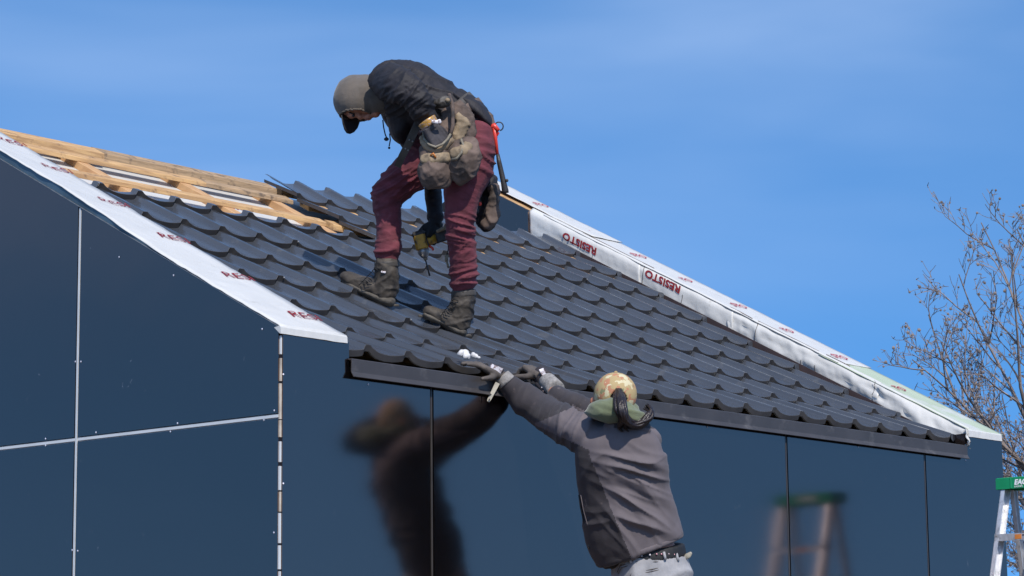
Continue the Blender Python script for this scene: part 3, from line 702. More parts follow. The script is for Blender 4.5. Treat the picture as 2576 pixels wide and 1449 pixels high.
# jacket
jk = MB()
jk.loft([(1205, 318, 11.93, 40, .165), (1168, 308, 11.93, 50, .175), (1130, 283, 11.93, 60, .185), (1092, 262, 11.94, 70, .19), (1045, 245, 11.94, 84, .20), (1003, 228, 11.94, 82, .205), (972, 222, 11.94, 66, .20), (952, 228, 11.94, 48, .12)])
jk.loft([(1010, 300, 11.93, 40, .13), (1005, 335, 11.93, 24, .11), (1012, 352, 11.93, 14, .07)])
jk.loft([(985, 205, 11.86, 56, .08), (972, 202, 11.78, 50, .07), (1000, 214, 11.66, 45, .07), (1030, 230, 11.60, 39, .065), (1055, 262, 11.60, 32, .055), (1070, 290, 11.63, 26, .042), (1078, 306, 11.65, 23, .036)])
jk.loft([(985, 215, 12.05, 52, .08), (1000, 290, 12.14, 36, .07), (1045, 370, 12.18, 29, .055), (1084, 450, 12.17, 22, .044), (1092, 510, 12.14, 21, .04), (1095, 545, 12.11, 20, .036)])
jk.loft([(1150, 245, 11.90, 26, .12), (1195, 275, 11.90, 24, .15), (1225, 305, 11.90, 18, .15), (1236, 322, 11.9, 10, .12)])
def jf(p, n):
    x, y = PR(p); w = 8*N((x*0.02, y*0.02, 3)); a = 0.004*N(p, 12, 3)
    g = math.exp(-((x-1015)/55)**2-((y-235)/65)**2)
    a += 0.017*g*crease(N(((x-y)*0.008, (x*0.75+y*0.85+w)*0.050, 9.0))) + 0.008*g*crease(N(((x-y)*0.012, (x*0.6+y*1.0+w)*0.085, 19.0)))
    g = math.exp(-((x-1062)/26)**2-((y-280)/35)**2); a += 0.009*g*crease(N(((x-y)*0.01, (x*0.7+y*0.9+w)*0.065, 29.0)))
    g = math.exp(-((x-1120)/80)**2-((y-250)/60)**2); a += 0.014*g*crease(N(((x-y)*0.006, (x*0.35-y*0.95+w)*0.040, 39.0)))
    g = math.exp(-((x-1090)/16)**2-((y-500)/60)**2); a += 0.008*g*crease(N((x*0.02, (y+w)*0.060, 49.0)))
    return a
fuse(jk, 0.0065, 4, jf).build('jacket', M['black_cloth'], man, True)
# hood shell with an opening looking down
hd = MB()
hd.ball(P(898, 248, 11.93), (0.112, 0.112, 0.115), 22, 14)
hd.loft([(905, 240, 11.93, 53, .11), (935, 240, 11.93, 52, .105), (970, 238, 11.94, 46, .11)], n=22)
hq = fuse(hd, 0.006, 6, lambda p, n: 0.004*N(p, 11, 2) + 0.004*ridge(N((PR(p)[0]*0.03, PR(p)[1]*0.012, 2))) - 0.002)
on = (DN*0.95 + TC*0.30).normalized(); hc2 = P(898, 248, 11.93)
def keep(c):
    d = (c - hc2); x, y = PR(c); t = max(0, (x-925)/40)
    return d.dot(on) < 0.084 + 0.075*t*t
hood = cuttable(hq, 'hood', M['hood'], man, keep, 0.007)
# knitted rim band along the opening edge
bm = bmesh.new(); bm.from_mesh(hood.data)
be = [e for e in bm.edges if len(e.link_faces) == 1]
rb = MB(); off = WL[hood.name]
for e in be:
    rb.tube([e.verts[0].co + off, e.verts[1].co + off], 0.0048, 6)
bm.free(); rb.build('hood_rim', mat('hood_rim', (0.15, 0.125, 0.10), 0.95, var=0.2, vs=90), man, True)
# cap with visor under the hood
cp = MB(); cp.ball(P(884, 254, 11.925), (0.086, 0.086, 0.086), 18, 12)
cq = fuse(cp, 0.007, 2)
cap = cuttable(cq, 'cap', M['capblack'], man, lambda c: (c - P(880, 254, 11.925)).dot((DN*0.8+RX*0.6).normalized()) < 0.035, 0.004)
vs = MB(); vv = []; ff = []; fw = (DN*0.97 + RX*0.16 + TC*0.05).normalized(); lat = (RZ*0.80 + RX*0.50 - DN*0.12).normalized(); vn = fw.cross(lat).normalized()
base = P(873, 289, 11.93)
for i in range(9):
    a = math.pi*i/8; 
    for j in range(5):
        rr_ = 0.25+0.75*j/4
        x = math.cos(a)*0.074*(0.6+0.4*rr_); y = math.sin(a)**0.8*0.092*rr_
        vv.append(base + lat*x + fw*y + vn*(0.020*(x/0.074)**2))
for i in range(8):
    for j in range(4): q = i*5+j; ff.append((q, q+1, q+6, q+5))
vo = mesh_obj('cap_visor', vv, ff, M['capblack'], man, True); md = vo.modifiers.new('t', 'SOLIDIFY'); md.thickness = 0.004; md.offset = 0
# draw cords of the hood
MB().tube([P(963, 302, 11.80), P(965, 320, 11.79), P(969, 338, 11.79), P(974, 350, 11.80)], 0.0032, 6).build('hood_cord', M['black_cloth'], man, True)
c2 = MB().tube([P(980, 336, 11.80), P(982, 352, 11.80), P(979, 368, 11.80)], 0.003, 6); c2.ball(P(979, 372, 11.80), 0.006, 8, 6); c2.ball(P(972, 350, 11.80), (0.012, 0.012, 0.009), 8, 6)
c2.build('hood_cord', M['black_cloth'], man, True)
# sleeve button and cuff
for q in ((1062, 286, 11.575),):
    MB().tube([P(*q), P(q[0], q[1], q[2]-0.006)], 0.0085, 12).build('button', mat('grey_button', (0.35, 0.37, 0.33), 0.4), man, True)
MB().loft([(1084, 538, 12.12, 0, 0)]*0 + [(1095, 541, 12.11, 21.5, .038), (1095, 549, 12.11, 21.5, .038)], cap=True).build('sleeve_cuff', M['black_cloth'], man, True)
# gloves
def frame(px0, py0, d0, px1, py1, d1): a = P(px0, py0, d0); return a, (P(px1, py1, d1) - a).normalized()
w, f_ = frame(1080, 316, 11.585, 1106, 354, 11.60)
hand(w, f_, TC*0.9+RX*0.25-DN*0.3, -1, (0.45, 0.45, 0.5, 0.55), 0.19, 0.0).build('glove', M['glove_dk'], man, True)
MB().loft([(1073, 303, 11.60, 25, .046), (1082, 316, 11.60, 24, .044)], cf=0.1).build('glove_cuff', M['gold'], man, True, label='glove cuff with gold and white label')
MB().loft([(1088, 306, 11.55, 4, .012), (1098, 307, 11.545, 5, .006), (1107, 305, 11.55, 5.5, .005)]).build('glove_tab', M['label'], man, True)
w, f_ = frame(1098, 556, 12.10, 1090, 590, 12.08)
hand(w, f_, RX*0.7+TC*0.7, 1, (0.9, 0.95, 1.0, 1.0), 0.18).build('glove', M['glove_bk'], man, True, label='black glove gripping the impact driver')
MB().loft([(1118, 574, 12.02, 5, .01), (1100, 582, 12.0, 4, .008)]).build('glove_tab', M['pouch_tan'], man, True)
# boots
def boot(sh, ft, so, wlt, lace, dpt):
    b = MB(); b.loft(sh); b.loft(ft)
    bt = fuse(b, 0.0050, 3, lambda p, n: 0.006*crease(N((p.x*9, p.y*9, p.z*22), 1, 4)) + 0.003*crease(N(p, 22, 8))).build('boot', M['boot'], man, True)
    q = MB(); q.loft([(a_[0], a_[1]+1, a_[2], a_[3]*1.45, a_[4]*1.08) for a_ in so], n=12, sub=3); fuse(q, 0.006, 1).build('sole', M['sole'], bt, False)
    tr = MB()
    for t in range(7):
        k = t/6*(len(so)-1); i = min(int(k), len(so)-2); u = k-i; A, B = so[i], so[i+1]
        c = [A[z]*(1-u)+B[z]*u for z in range(5)]
        if 0.30 < t/6 < 0.5: continue
        pc = P(c[0], c[1]+c[3]*0.9, c[2]); tr.bbox((-0.008, -0.034, -0.004), (0.008, 0.034, 0.004), 0.001, Matrix.Translation(pc) @ Matrix.Rotation(math.radians(62), 4, 'Z') @ Matrix.Rotation(math.radians(-24), 4, 'Y'))
    tr.build('tread', M['sole'], bt)
    cf = MB(); cf.loft(wlt, cf=0.12); fuse(cf, 0.005, 2).build('boot_collar', M['belt'], bt, True)
    ln = MB()
    for k in range(6):
        t = k/5; x = lace[0]+(lace[2]-lace[0])*t; y = lace[1]+(lace[3]-lace[1])*t
        ln.tube([P(x-5, y+5, dpt-0.03), P(x+2, y-1, dpt-0.062), P(x+11, y+6, dpt-0.058)], 0.0022, 5)
    ln.build('bootlace', M['glove_bk'], bt, True)
    return bt
boot([(1166, 735, 11.875, 29, .060), (1163, 765, 11.875, 30, .060), (1157, 800, 11.88, 30, .055), (1152, 818, 11.88, 27, .05)],
     [(1160, 815, 11.88, 26, .050), (1135, 806, 11.88, 25, .050), (1105, 795, 11.885, 19, .052), (1082, 784, 11.89, 14, .048), (1073, 781, 11.89, 10, .04)],
     [(1168, 836, 11.875, 8, .042), (1148, 829, 11.88, 8, .044), (1120, 813, 11.885, 6, .050), (1090, 800, 11.89, 7, .052), (1070, 790, 11.895, 6, .04)],
     [(1166, 731, 11.875, 32, .064), (1167, 745, 11.875, 32, .064)], (1112, 790, 1142, 752), 11.87)
boot([(972, 662, 11.955, 29, .060), (973, 695, 11.95, 30, .060), (970, 725, 11.95, 31, .055), (968, 742, 11.945, 28, .05)],
     [(972, 741, 11.945, 26, .050), (940, 728, 11.965, 26, .050), (905, 714, 11.99, 21, .052), (880, 702, 12.01, 15, .048), (869, 696, 12.02, 11, .04)],
     [(986, 759, 11.935, 9, .042), (960, 752, 11.945, 9, .044), (930, 740, 11.965, 7, .050), (895, 724, 11.995, 7, .052), (868, 706, 12.03, 7, .04)],
     [(973, 658, 11.955, 32, .064), (974, 672, 11.955, 32, .064)], (908, 712, 942, 676), 11.945)
MB().loft([(1012, 662, 11.9, 0, 0)]*0 + [(960, 684, 11.886, 3, .004), (969, 685, 11.886, 3, .004)]).build('boot_badge', M['label'], man, True)
# tool belt with pouches
belt = thing('tool_belt', None, None, P(1120, 300, 11.8), parent=man)
rg = MB()
def ringband(b, c, a1, a2, r1, r2, w, th, n=40, t0=0, t1=2*math.pi):
    ax = a1.cross(a2).normalized(); v = []; f = []
    for i in range(n+1):
        t = t0+(t1-t0)*i/n; d = a1*math.cos(t)*r1 + a2*math.sin(t)*r2; o = d.normalized()
        for s1, s2 in ((-w, 0), (-w, th), (w, th), (w, 0)): v.append(c + d + ax*s1 + o*s2)
    for i in range(n):
        for k in range(4): f.append((i*4+k, i*4+(k+1) % 4, (i+1)*4+(k+1) % 4, (i+1)*4+k))
    b.add(v, f)
bc = P(1140, 290, 11.93); a1 = (RX*0.72 - DN*0.70).normalized(); a2 = TC
ringband(rg, bc, a1, a2, 0.128, 0.205, 0.024, 0.006)
rg.build('belt', M['belt'], belt, True)
rg = MB(); ringband(rg, P(1150, 300, 11.93), (RX*0.80-DN*0.60).normalized(), TC, 0.138, 0.202, 0.020, 0.006); rg.build('belt', M['pouch'], belt, True)
# hanging belt end with grommets
pts = [P(1058, 300, 11.70), P(1046, 322, 11.70), P(1030, 358, 11.72), P(1012, 392, 11.76), P(1000, 420, 11.80)]
sb = MB(); vv = []; ff = []
for i, p in enumerate(pts):
    wv = (RX*0.90+DN*0.40).normalized(); w_ = 0.020 - 0.001*i
    for s1, s2 in ((-w_, 0), (-w_, 0.005), (w_, 0.005), (w_, 0)): vv.append(p + wv*s1 + TC*s2)
for i in range(4):
    for k in range(4): ff.append((i*4+k, i*4+(k+1) % 4, (i+1)*4+(k+1) % 4, (i+1)*4+k))
ff += [(0, 1, 2, 3), (16, 17, 18, 19)]
sb.add(vv, ff); stp = sb.build('belt_end', M['belt'], belt)
for q in ((1046, 322), (1053, 326), (1030, 352), (1038, 356), (1020, 374), (1027, 378)):
    MB().tube([P(q[0], q[1], 11.71), P(q[0], q[1], 11.702)], 0.0042, 8).build('grommet', M['steel'], belt, True)
def bag(name, path, mt, seed, voxel=0.0065, amp=0.005):
    b = MB(); b.loft(path, n=18, cf=0.22)
    return fuse(b, voxel, 3, lambda p, n: amp*1.5*crease(N((p.x, p.y, p.z*0.6), 13, seed)) + amp*0.9*crease(N(p, 27, seed+9)) + amp*1.2*N(p, 9, seed+4)).build(name, mt, belt, True)
bag('pouch_backing', [(1135, 268, 11.72, 30, .012), (1150, 300, 11.68, 42, .014), (1152, 340, 11.67, 46, .016), (1150, 380, 11.68, 40, .02)], M['pouch'], 1)
bag('pouch_panel', [(1150, 288, 11.655, 8, .006), (1164, 312, 11.65, 16, .006), (1152, 338, 11.645, 17, .006), (1146, 352, 11.645, 9, .006)], M['pouch_tan'], 2)
bag('pouch', [(1094, 372, 11.66, 40, .05), (1096, 400, 11.64, 40, .055), (1096, 435, 11.64, 41, .06), (1098, 462, 11.66, 36, .045)], M['pouch'], 3)
bag('pouch', [(1163, 360, 11.66, 36, .04), (1168, 392, 11.63, 42, .055), (1160, 425, 11.64, 38, .055), (1146, 446, 11.67, 24, .04)], M['pouch'], 5)
bag('pouch_cuff', [(1098, 392, 11.605, 40, .02), (1099, 404, 11.598, 40, .02)], M['pouch_tan'], 6, amp=0.003)
bag('pouch_cuff', [(1140, 392, 11.60, 18, .02), (1164, 380, 11.585, 16, .02), (1178, 362, 11.60, 12, .02)], M['pouch_tan'], 7, amp=0.003)
bag('pouch_cuff', [(1066, 345, 11.66, 12, .02), (1072, 362, 11.63, 12, .02), (1090, 376, 11.61, 10, .02), (1115, 368, 11.61, 10, .02), (1134, 350, 11.63, 9, .02)], M['pouch_tan'], 8, amp=0.003)
# open mouth rim with dark inside, straps
def arc(pts, r, nm, mt): MB().tube([P(*p) for p in pts], r, 8).build(nm, mt, belt, True)
arc([(1064, 330, 11.66), (1068, 350, 11.61), (1080, 364, 11.58), (1096, 370, 11.57), (1114, 362, 11.57), (1126, 350, 11.58), (1134, 336, 11.60)], 0.006, 'pouch_rim', M['rimtan'])
arc([(1134, 336, 11.60), (1139, 315, 11.61), (1139, 290, 11.62), (1138, 262, 11.64), (1130, 238, 11.70)], 0.009, 'strap', M['pouch'])
arc([(1136, 402, 11.58), (1150, 398, 11.56), (1161, 384, 11.56), (1166, 366, 11.58), (1160, 350, 11.60)], 0.006, 'pouch_rim', M['rimtan'])
arc([(1083, 391, 11.58), (1090, 386, 11.57), (1096, 397, 11.575)], 0.005, 'red_cord', M['orange'])
bag('belt_clip', [(1092, 262, 11.66, 9, .02), (1112, 256, 11.64, 12, .02), (1126, 250, 11.66, 9, .02)], M['belt'], 3)
MB().tube([P(1126, 252, 11.635), P(1126, 252, 11.62)], 0.011, 12).build('rivet', M['pouch_tan'], belt, True)
# far pouches behind the hip
bag('pouch', [(1225, 452, 11.99, 22, .05), (1230, 500, 11.99, 22, .06), (1225, 545, 11.99, 26, .06), (1216, 566, 11.98, 18, .04)], M['black_cloth'], 11, amp=0.008)
bag('pouch', [(1240, 470, 11.90, 8, .03), (1242, 510, 11.89, 9, .03), (1236, 548, 11.89, 13, .03), (1222, 568, 11.90, 14, .03)], M['pouch'], 12, amp=0.008)
bag('belt_holder', [(1225, 290, 11.86, 12, .03), (1234, 320, 11.83, 14, .03), (1240, 350, 11.82, 11, .02)], M['pouch'], 13)
MB().ball(P(1207, 513, 11.86), 0.010, 8, 6).build('red_tag', M['redtool'], belt, True)
# lanyard with clip hanging behind the near knee
ly = MB(); ly.tube([P(1126, 600, 11.99), P(1128, 625, 11.99), P(1125, 640, 11.98)], 0.0028, 5); ly.build('lanyard', M['glove_bk'], belt, True)
ly = MB(); ly.bbox((-0.010, -0.006, -0.018), (0.010, 0.006, 0.018), 0.004, Matrix.Translation(P(1123, 650, 11.98))); ly.tube([P(1124, 660, 11.98), P(1129, 674, 11.98)], 0.006, 6); ly.build('lanyard_clip', M['pouch_tan'], belt, True)

# hammer hanging from the belt (own thing)
hm = thing('hammer', 'red shafted hammer with black grip hanging behind the roofer\'s hip', 'hammer', P(1255, 400, 11.8))
MB().tube([P(1243, 315, 11.80), P(1247, 350, 11.80), P(1252, 392, 11.80)], [0.012, 0.008, 0.007], 10).build('shaft', M['redtool'], hm, True)
MB().tube([P(1252, 388, 11.80), P(1256, 410, 11.80), P(1266, 455, 11.80), P(1271, 480, 11.80), P(1272, 486, 11.80)], [0.0085, 0.0115, 0.013, 0.016, 0.015], 12).build('grip', M['grip'], hm, True)
hh = MB(); hh.tube([P(1233, 322, 11.80), P(1243, 316, 11.80), P(1254, 328, 11.79)], [0.013, 0.014, 0.009], 10); hh.tube([P(1240, 322, 11.80), P(1254, 336, 11.80), P(1247, 346, 11.80)], [0.010, 0.006, 0.004], 8); hh.build('head', M['redtool'], hm, True)
lp = [P(1255+11*math.cos(a), 318+11*math.sin(a), 11.80) for a in [math.radians(d) for d in range(-200, 100, 25)]]
MB().tube(lp, 0.0032, 6).build('hanging_loop', M['grip'], hm, True)
MB().ball(P(1275, 454, 11.79), 0.008, 8, 6).build('button', M['grip'], hm, True)

# impact driver in the far hand
dr = thing('impact_driver', 'yellow and black cordless impact driver pointing down in the roofer\'s gloved hand', 'power drill', P(1070, 640, 12.05))
ax = (P(1068, 648, 12.05) - P(1050, 585, 12.05)).normalized(); sd = ax.cross(RZ).normalized()
def fr(o): 
    m4 = Matrix.Identity(4)
    for i in range(3): m4[i][0] = ax[i]; m4[i][1] = sd[i]; m4[i][2] = ax.cross(sd)[i]; m4[i][3] = o[i]
    return m4
F0 = fr(P(1052, 586, 12.05))
MB().bbox((0.0, -0.030, -0.028), (0.085, 0.030, 0.028), 0.010, F0).build('motor_housing', M['yellow'], dr)
MB().bbox((-0.010, -0.033, -0.030), (0.018, 0.033, 0.030), 0.010, F0).build('end_cap', M['grip'], dr)
MB().bbox((0.03, 0.0285, -0.024), (0.075, 0.034, 0.024), 0.002, F0).build('side_cover', M['grip'], dr)
MB().tube([F0 @ V((0.080, 0, 0)), F0 @ V((0.098, 0, 0)), F0 @ V((0.118, 0, 0)), F0 @ V((0.124, 0, 0))], [0.029, 0.028, 0.018, 0.010], 14).build('nose', M['steel'], dr, True)
MB().tube([F0 @ V((0.122, 0, 0)), F0 @ V((0.135, 0, 0))], [0.010, 0.009], 10).build('chuck', M['pouch_tan'], dr, True)
MB().tube([P(1070, 652, 12.05), P(1076, 675, 12.05), P(1081, 694, 12.05)], [0.0038, 0.0038, 0.005], 6).build('bit', M['grip'], dr, True)
hb_ = MB(); hb_.tube([P(1064, 610, 12.05), P(1084, 606, 12.06), P(1098, 598, 12.07)], [0.022, 0.019, 0.021], 12); hb_.build('handle', M['yellow'], dr, True)
MB().bbox((-0.022, -0.030, -0.034), (0.030, 0.030, 0.034), 0.006, Matrix.Translation(P(1112, 592, 12.06)) @ F0.to_3x3().to_4x4()).build('battery', M['grip'], dr)
MB().tube([P(1078, 618, 12.05), P(1088, 624, 12.05), P(1090, 630, 12.05)], 0.006, 8).build('trigger', M['redtool'], dr, True)

# ------------------------------------------------------------------ woman at the wall
DW = 10.6
zt = P(1640, 1990, DW)
wom = thing('person', 'woman in grey softshell jacket and camouflage cap reaching up to the eave', 'person', zt, 'workers fitting the metal roof')
tor = [(1611, 1386, 10.60, 115, .135), (1600, 1358, 10.60, 120, .14), (1588, 1325, 10.59, 120, .14), (1570, 1240, 10.57, 113, .14), (1562, 1180, 10.55, 113, .14), (1561, 1140, 10.53, 110, .135), (1567, 1108, 10.51, 97, .12), (1570, 1070, 10.50, 60, .095), (1566, 1050, 10.50, 42, .08)]
jw = MB(); jw.loft(tor, n=28, cf=0.06)
jw.loft([(1530, 1130, 10.54, 62, .10), (1492, 1104, 10.56, 54, .09), (1452, 1085, 10.64, 47, .08), (1400, 1058, 10.77, 43, .07), (1345, 1022, 10.90, 40, .062), (1305, 992, 10.93, 35, .055), (1284, 972, 10.92, 29, .048), (1264, 954, 10.91, 23, .04)])
jw.loft([(1620, 1120, 10.62, 50, .09), (1560, 1080, 10.72, 42, .075), (1500, 1048, 10.82, 35, .065), (1445, 1018, 10.86, 28, .055), (1398, 990, 10.92, 22, .044)])
jw.loft([(1535, 1068, 10.47, 20, .05), (1580, 1066, 10.45, 24, .05), (1620, 1076, 10.48, 18, .05)])
def wf(p, n):
    x, y = PR(p); w = 14*N((x*0.010, y*0.010, 6)); a = 0.0025*N(p, 14, 1)
    def fo(cx, cy, sx_, sy_, ux, uy, fq, amp, sd_, fl=0.0035):
        g = math.exp(-((x-cx)/sx_)**2-((y-cy)/sy_)**2)
        return amp*g*crease(N(((x*uy-y*ux)*fl, (x*ux+y*uy+w)*fq, sd_))) if g > 0.02 else 0
    a += fo(1610, 1290, 90, 110, 0.55, -0.83, 0.017, 0.026, 2.0) + fo(1600, 1310, 90, 90, 0.75, -0.66, 0.031, 0.010, 4.5)
    a += fo(1600, 1155, 80, 55, 0.25, -0.97, 0.022, 0.024, 5.0) + fo(1620, 1200, 60, 70, 0.38, -0.92, 0.034, 0.011, 15.0)
    a += fo(1455, 1075, 60, 50, 0.88, 0.47, 0.022, 0.024, 8.0) + fo(1420, 1065, 60, 50, 0.95, 0.30, 0.038, 0.011, 18.0)
    a += fo(1320, 1005, 65, 50, 0.72, 0.69, 0.024, 0.016, 12.0) + fo(1450, 1025, 50, 40, 0.8, 0.6, 0.03, 0.014, 22.0)
    a += fo(1500, 1180, 45, 60, 0.80, 0.6, 0.020, 0.014, 32.0) + fo(1505, 1320, 40, 60, 0.3, 0.95, 0.024, 0.010, 42.0)
    return a
jq = fuse(jw, 0.0062, 5, wf)
def jmat(c):                                        # cut panels of the jacket: dark side, forearms, under-sleeve, yoke, plus painted front shade
    x, y = PR(c); dpt = (c - CAM).dot(RZ)
    if y < 1080 and x < 1345 + max(0, 1066-y)*2.3 and x < 1440: return 1
    if y > 1128 and x < 1476 + (y-1130)*0.41 and x < 1600: return 1
    if 1340 < x < 1482 and y > 1076 + (x-1360)*0.46 and y < 1150: return 1
    if dpt > 10.60 and y > 1080 and dpt > 10.62 and y > 1140: return 1  # wall-facing front coloured dark as shade, so its reflection reads black
    if y < 1075 - (1520-x)*0.02 and x > 1430 and x < 1530 and y < 1000+(x-1400)*0.46: return 1
    if x > 1545 and y < 1078: return 1
    return 0
fm = [jmat(sum((jq.v[i] for i in t), V((0, 0, 0)))/len(t)) for t in jq.f]
jko = mesh_obj('jacket', jq.v, jq.f, None, wom, True, mats=[M['jacket'], M['jacket_dk']], fm=fm)
# hem band, zip pocket, seam lines
hb2 = MB(); hb2.loft([(1606, 1374, 10.60, 118, .140), (1611, 1388, 10.60, 117, .138)], n=28, cf=0.02); hq2 = fuse(hb2, 0.008, 2)
fm = [1 if PR(sum((hq2.v[i] for i in t), V((0, 0, 0)))/len(t))[0] < 1583 else 0 for t in hq2.f]
mesh_obj('jacket_hem', hq2.v, hq2.f, None, wom, True, mats=[M['jacket'], M['jacket_dk']], fm=fm)
def front(x, y, lst, extra=0.003):                  # depth of the near face of a loft at a picture point
    best = None
    for i in range(len(lst)-1):
        A, B = lst[i], lst[i+1]
        for k in range(9):
            t = k/8; c = [A[q]*(1-t)+B[q]*t for q in range(5)]
            if best is None or abs(c[1]-y) < best[0]: best = (abs(c[1]-y), c)
    c = best[1]; u = max(-0.98, min(0.98, (x-c[0])/c[3])); return c[2] - c[4]*math.sqrt(1-u*u) - extra
def onback(pts, r, nm, mt, ex=0.004): MB().tube([P(x, y, front(x, y, tor, ex)) for x, y in pts], r, 6).build(nm, mt, wom, True)
onback([(1457, 1245), (1461, 1275), (1470, 1315), (1482, 1345), (1489, 1362)], 0.0045, 'pocket_zip', M['glove_bk'], 0.010)
onback([(1461, 1245), (1467, 1280), (1477, 1318), (1489, 1350)], 0.002, 'pocket_piping', M['jacket'], 0.014)
MB().tube([P(1481, 1362, front(1481, 1362, tor, 0.012)), P(1480, 1380, front(1484, 1380, tor, 0.02))], 0.004, 6).build('zip_pull', M['glove'], wom, True)
# black lining showing under the hem
MB().loft([(1520, 1418, 10.62, 16, .06), (1535, 1408, 10.62, 26, .08), (1560, 1398, 10.62, 26, .10)]).build('jacket_lining', M['glove_bk'], wom, True)
# jeans down to the platform
jn = MB(); pel = [(1633, 1392, 10.62, 88, .132), (1636, 1412, 10.62, 93, .142), (1641, 1450, 10.62, 98, .155), (1645, 1500, 10.62, 96, .15), (1645, 1540, 10.62, 80, .13)]
jn.loft(pel, n=24, cf=0.05)
jn.loft([(1598, 1490, 10.60, 54, .11), (1590, 1620, 10.58, 46, .09), (1588, 1740, 10.60, 34, .075), (1590, 1850, 10.62, 31, .07), (1592, 1940, 10.62, 27, .06)])
jn.loft([(1690, 1490, 10.64, 54, .11), (1697, 1620, 10.62, 46, .09), (1698, 1740, 10.64, 34, .075), (1700, 1850, 10.66, 31, .07), (1700, 1940, 10.66, 27, .06)])
fuse(jn, 0.009, 4, lambda p, n: 0.012*crease(N((p.x*4, p.y*4, p.z*9), 1, 3)) + 0.003*N(p, 16)).build('jeans', M['jeans'], wom, True)
def onpel(x, y, ex=0.004): return P(x, y, front(x, y, pel, ex))
bl = MB(); bl.loft([(1632, 1374, 10.62, 90, .128), (1633, 1388, 10.62, 92, .138), (1634, 1403, 10.62, 94, .142)], n=30, cf=0.02); bo = fuse(bl, 0.006, 1).build('belt', M['glove_bk'], wom, True)
for x, y in ((1549, 1403), (1562, 1406), (1550, 1413), (1576, 1400), (1597, 1401), (1615, 1399), (1635, 1396), (1652, 1394), (1664, 1394), (1683, 1394), (1696, 1395), (1716, 1399)):
    o = MB().ball(onpel(x, y, 0.010), (0.0042,)*3, 8, 6).build('stud', M['label'] if (int(x) % 2) else mat('pink_stud', (0.65, 0.33, 0.36), 0.3, metal=0.5), wom, True)
for x, y in ((1586, 1406), (1673, 1398), (1705, 1402)):
    MB().tube([onpel(x-3, y-9, 0.010), onpel(x-1, y, 0.016), onpel(x+1, y+10, 0.010)], 0.0062, 6).build('belt_loop', M['jeans'], wom, True)
for pts in ([(1552, 1440), (1560, 1423), (1600, 1413), (1650, 1408), (1700, 1413), (1722, 1425)], [(1555, 1444), (1563, 1428), (1600, 1418), (1650, 1413), (1700, 1418), (1722, 1430)],
            [(1585, 1450), (1588, 1443), (1640, 1432), (1680, 1424), (1690, 1440), (1694, 1455)], [(1590, 1454), (1592, 1448), (1640, 1437), (1677, 1430)]):
    MB().tube([onpel(x, y, 0.0015) for x, y in pts], 0.0018, 5).build('seam', M['glove'], wom, True)
MB().loft([(1722, 1402, 10.58, 6, .01), (1731, 1398, 10.57, 7, .006), (1738, 1391, 10.57, 4, .005)]).build('belt_tip', M['stick'], wom, True)
for x in (1592, 1700):
    b = MB(); b.loft([(x, 1925, 10.62, 27, .055), (x, 1960, 10.63, 28, .06), (x-8, 1975, 10.68, 26, .09)]); fuse(b, 0.01, 2).build('boot', M['boot'], wom, True)
# body
wb = MB(); wb.loft([(1632, 1500, 10.62, 70, .11), (1625, 1400, 10.6, 78, .11), (1575, 1240, 10.57, 82, .11), (1565, 1130, 10.53, 80, .10), (1568, 1080, 10.51, 35, .06), (1556, 1040, 10.52, 28, .05), (1550, 1010, 10.53, 36, .07)])
wb.loft([(1530, 1125, 10.54, 40, .06), (1400, 1058, 10.77, 26, .045), (1300, 988, 10.93, 20, .035), (1255, 948, 10.91, 14, .025)])
wb.loft([(1610, 1120, 10.62, 36, .06), (1500, 1048, 10.82, 24, .045), (1395, 988, 10.93, 15, .028), (1370, 955, 11.08, 13, .024)])
wb.loft([(1598, 1490, 10.60, 40, .08), (1588, 1740, 10.60, 24, .05), (1592, 1950, 10.62, 18, .04)]); wb.loft([(1690, 1490, 10.64, 40, .08), (1698, 1740, 10.64, 24, .05), (1700, 1950, 10.66, 18, .04)])
wb.ball(P(1547, 1000, 10.54), (0.080, 0.088, 0.095), 16, 12); wb.ball(P(1540, 1012, 10.63), (0.03, 0.03, 0.05), 10, 8)
wb.ball(P(1491, 1010, 10.55), (0.012, 0.014, 0.022), 10, 8)
fuse(wb, 0.008, 2).build('body', M['skin'], wom, True)
# cap, open arch at the back
cc = P(1548, 993, 10.54); cw = MB(); cw.ball(cc, (0.091, 0.091, 0.094), 24, 16); cq = fuse(cw, 0.006, 3, lambda p, n: 0.002*N(p, 14))
def keepc(c):
    x, y = PR(c); back = (c-CAM).dot(RZ) < 10.56
    if y > 1026: return False
    if back and ((x-1556)/23)**2 + ((y-1012)/32)**2 < 1: return False
    return True
cuttable(cq, 'cap', M['camo'], wom, keepc, 0.004)
MB().ball(P(1549, 936, 10.54), (0.008, 0.008, 0.005), 8, 6).build('cap_button', M['camo'], wom, True)
vz = MB(); vv = []; ff = []
for i in range(9):
    a = math.pi*i/8
    for j in range(4):
        rr_ = 0.3+0.7*j/3; fx = V((0.05, 1.0, 0.05)).normalized(); lx = V((1, 0, 0))
        vv.append(P(1540, 1000, 10.62) + lx*math.cos(a)*0.075*(0.7+0.3*rr_) + fx*(0.01+math.sin(a)*0.075*rr_) - V((0, 0, 0.02))*(math.cos(a)**2))
for i in range(8):
    for j in range(3): q = i*4+j; ff.append((q, q+1, q+5, q+4))
vo = mesh_obj('cap_visor', vv, ff, M['camo'], wom, True); md = vo.modifiers.new('t', 'SOLIDIFY'); md.thickness = 0.004
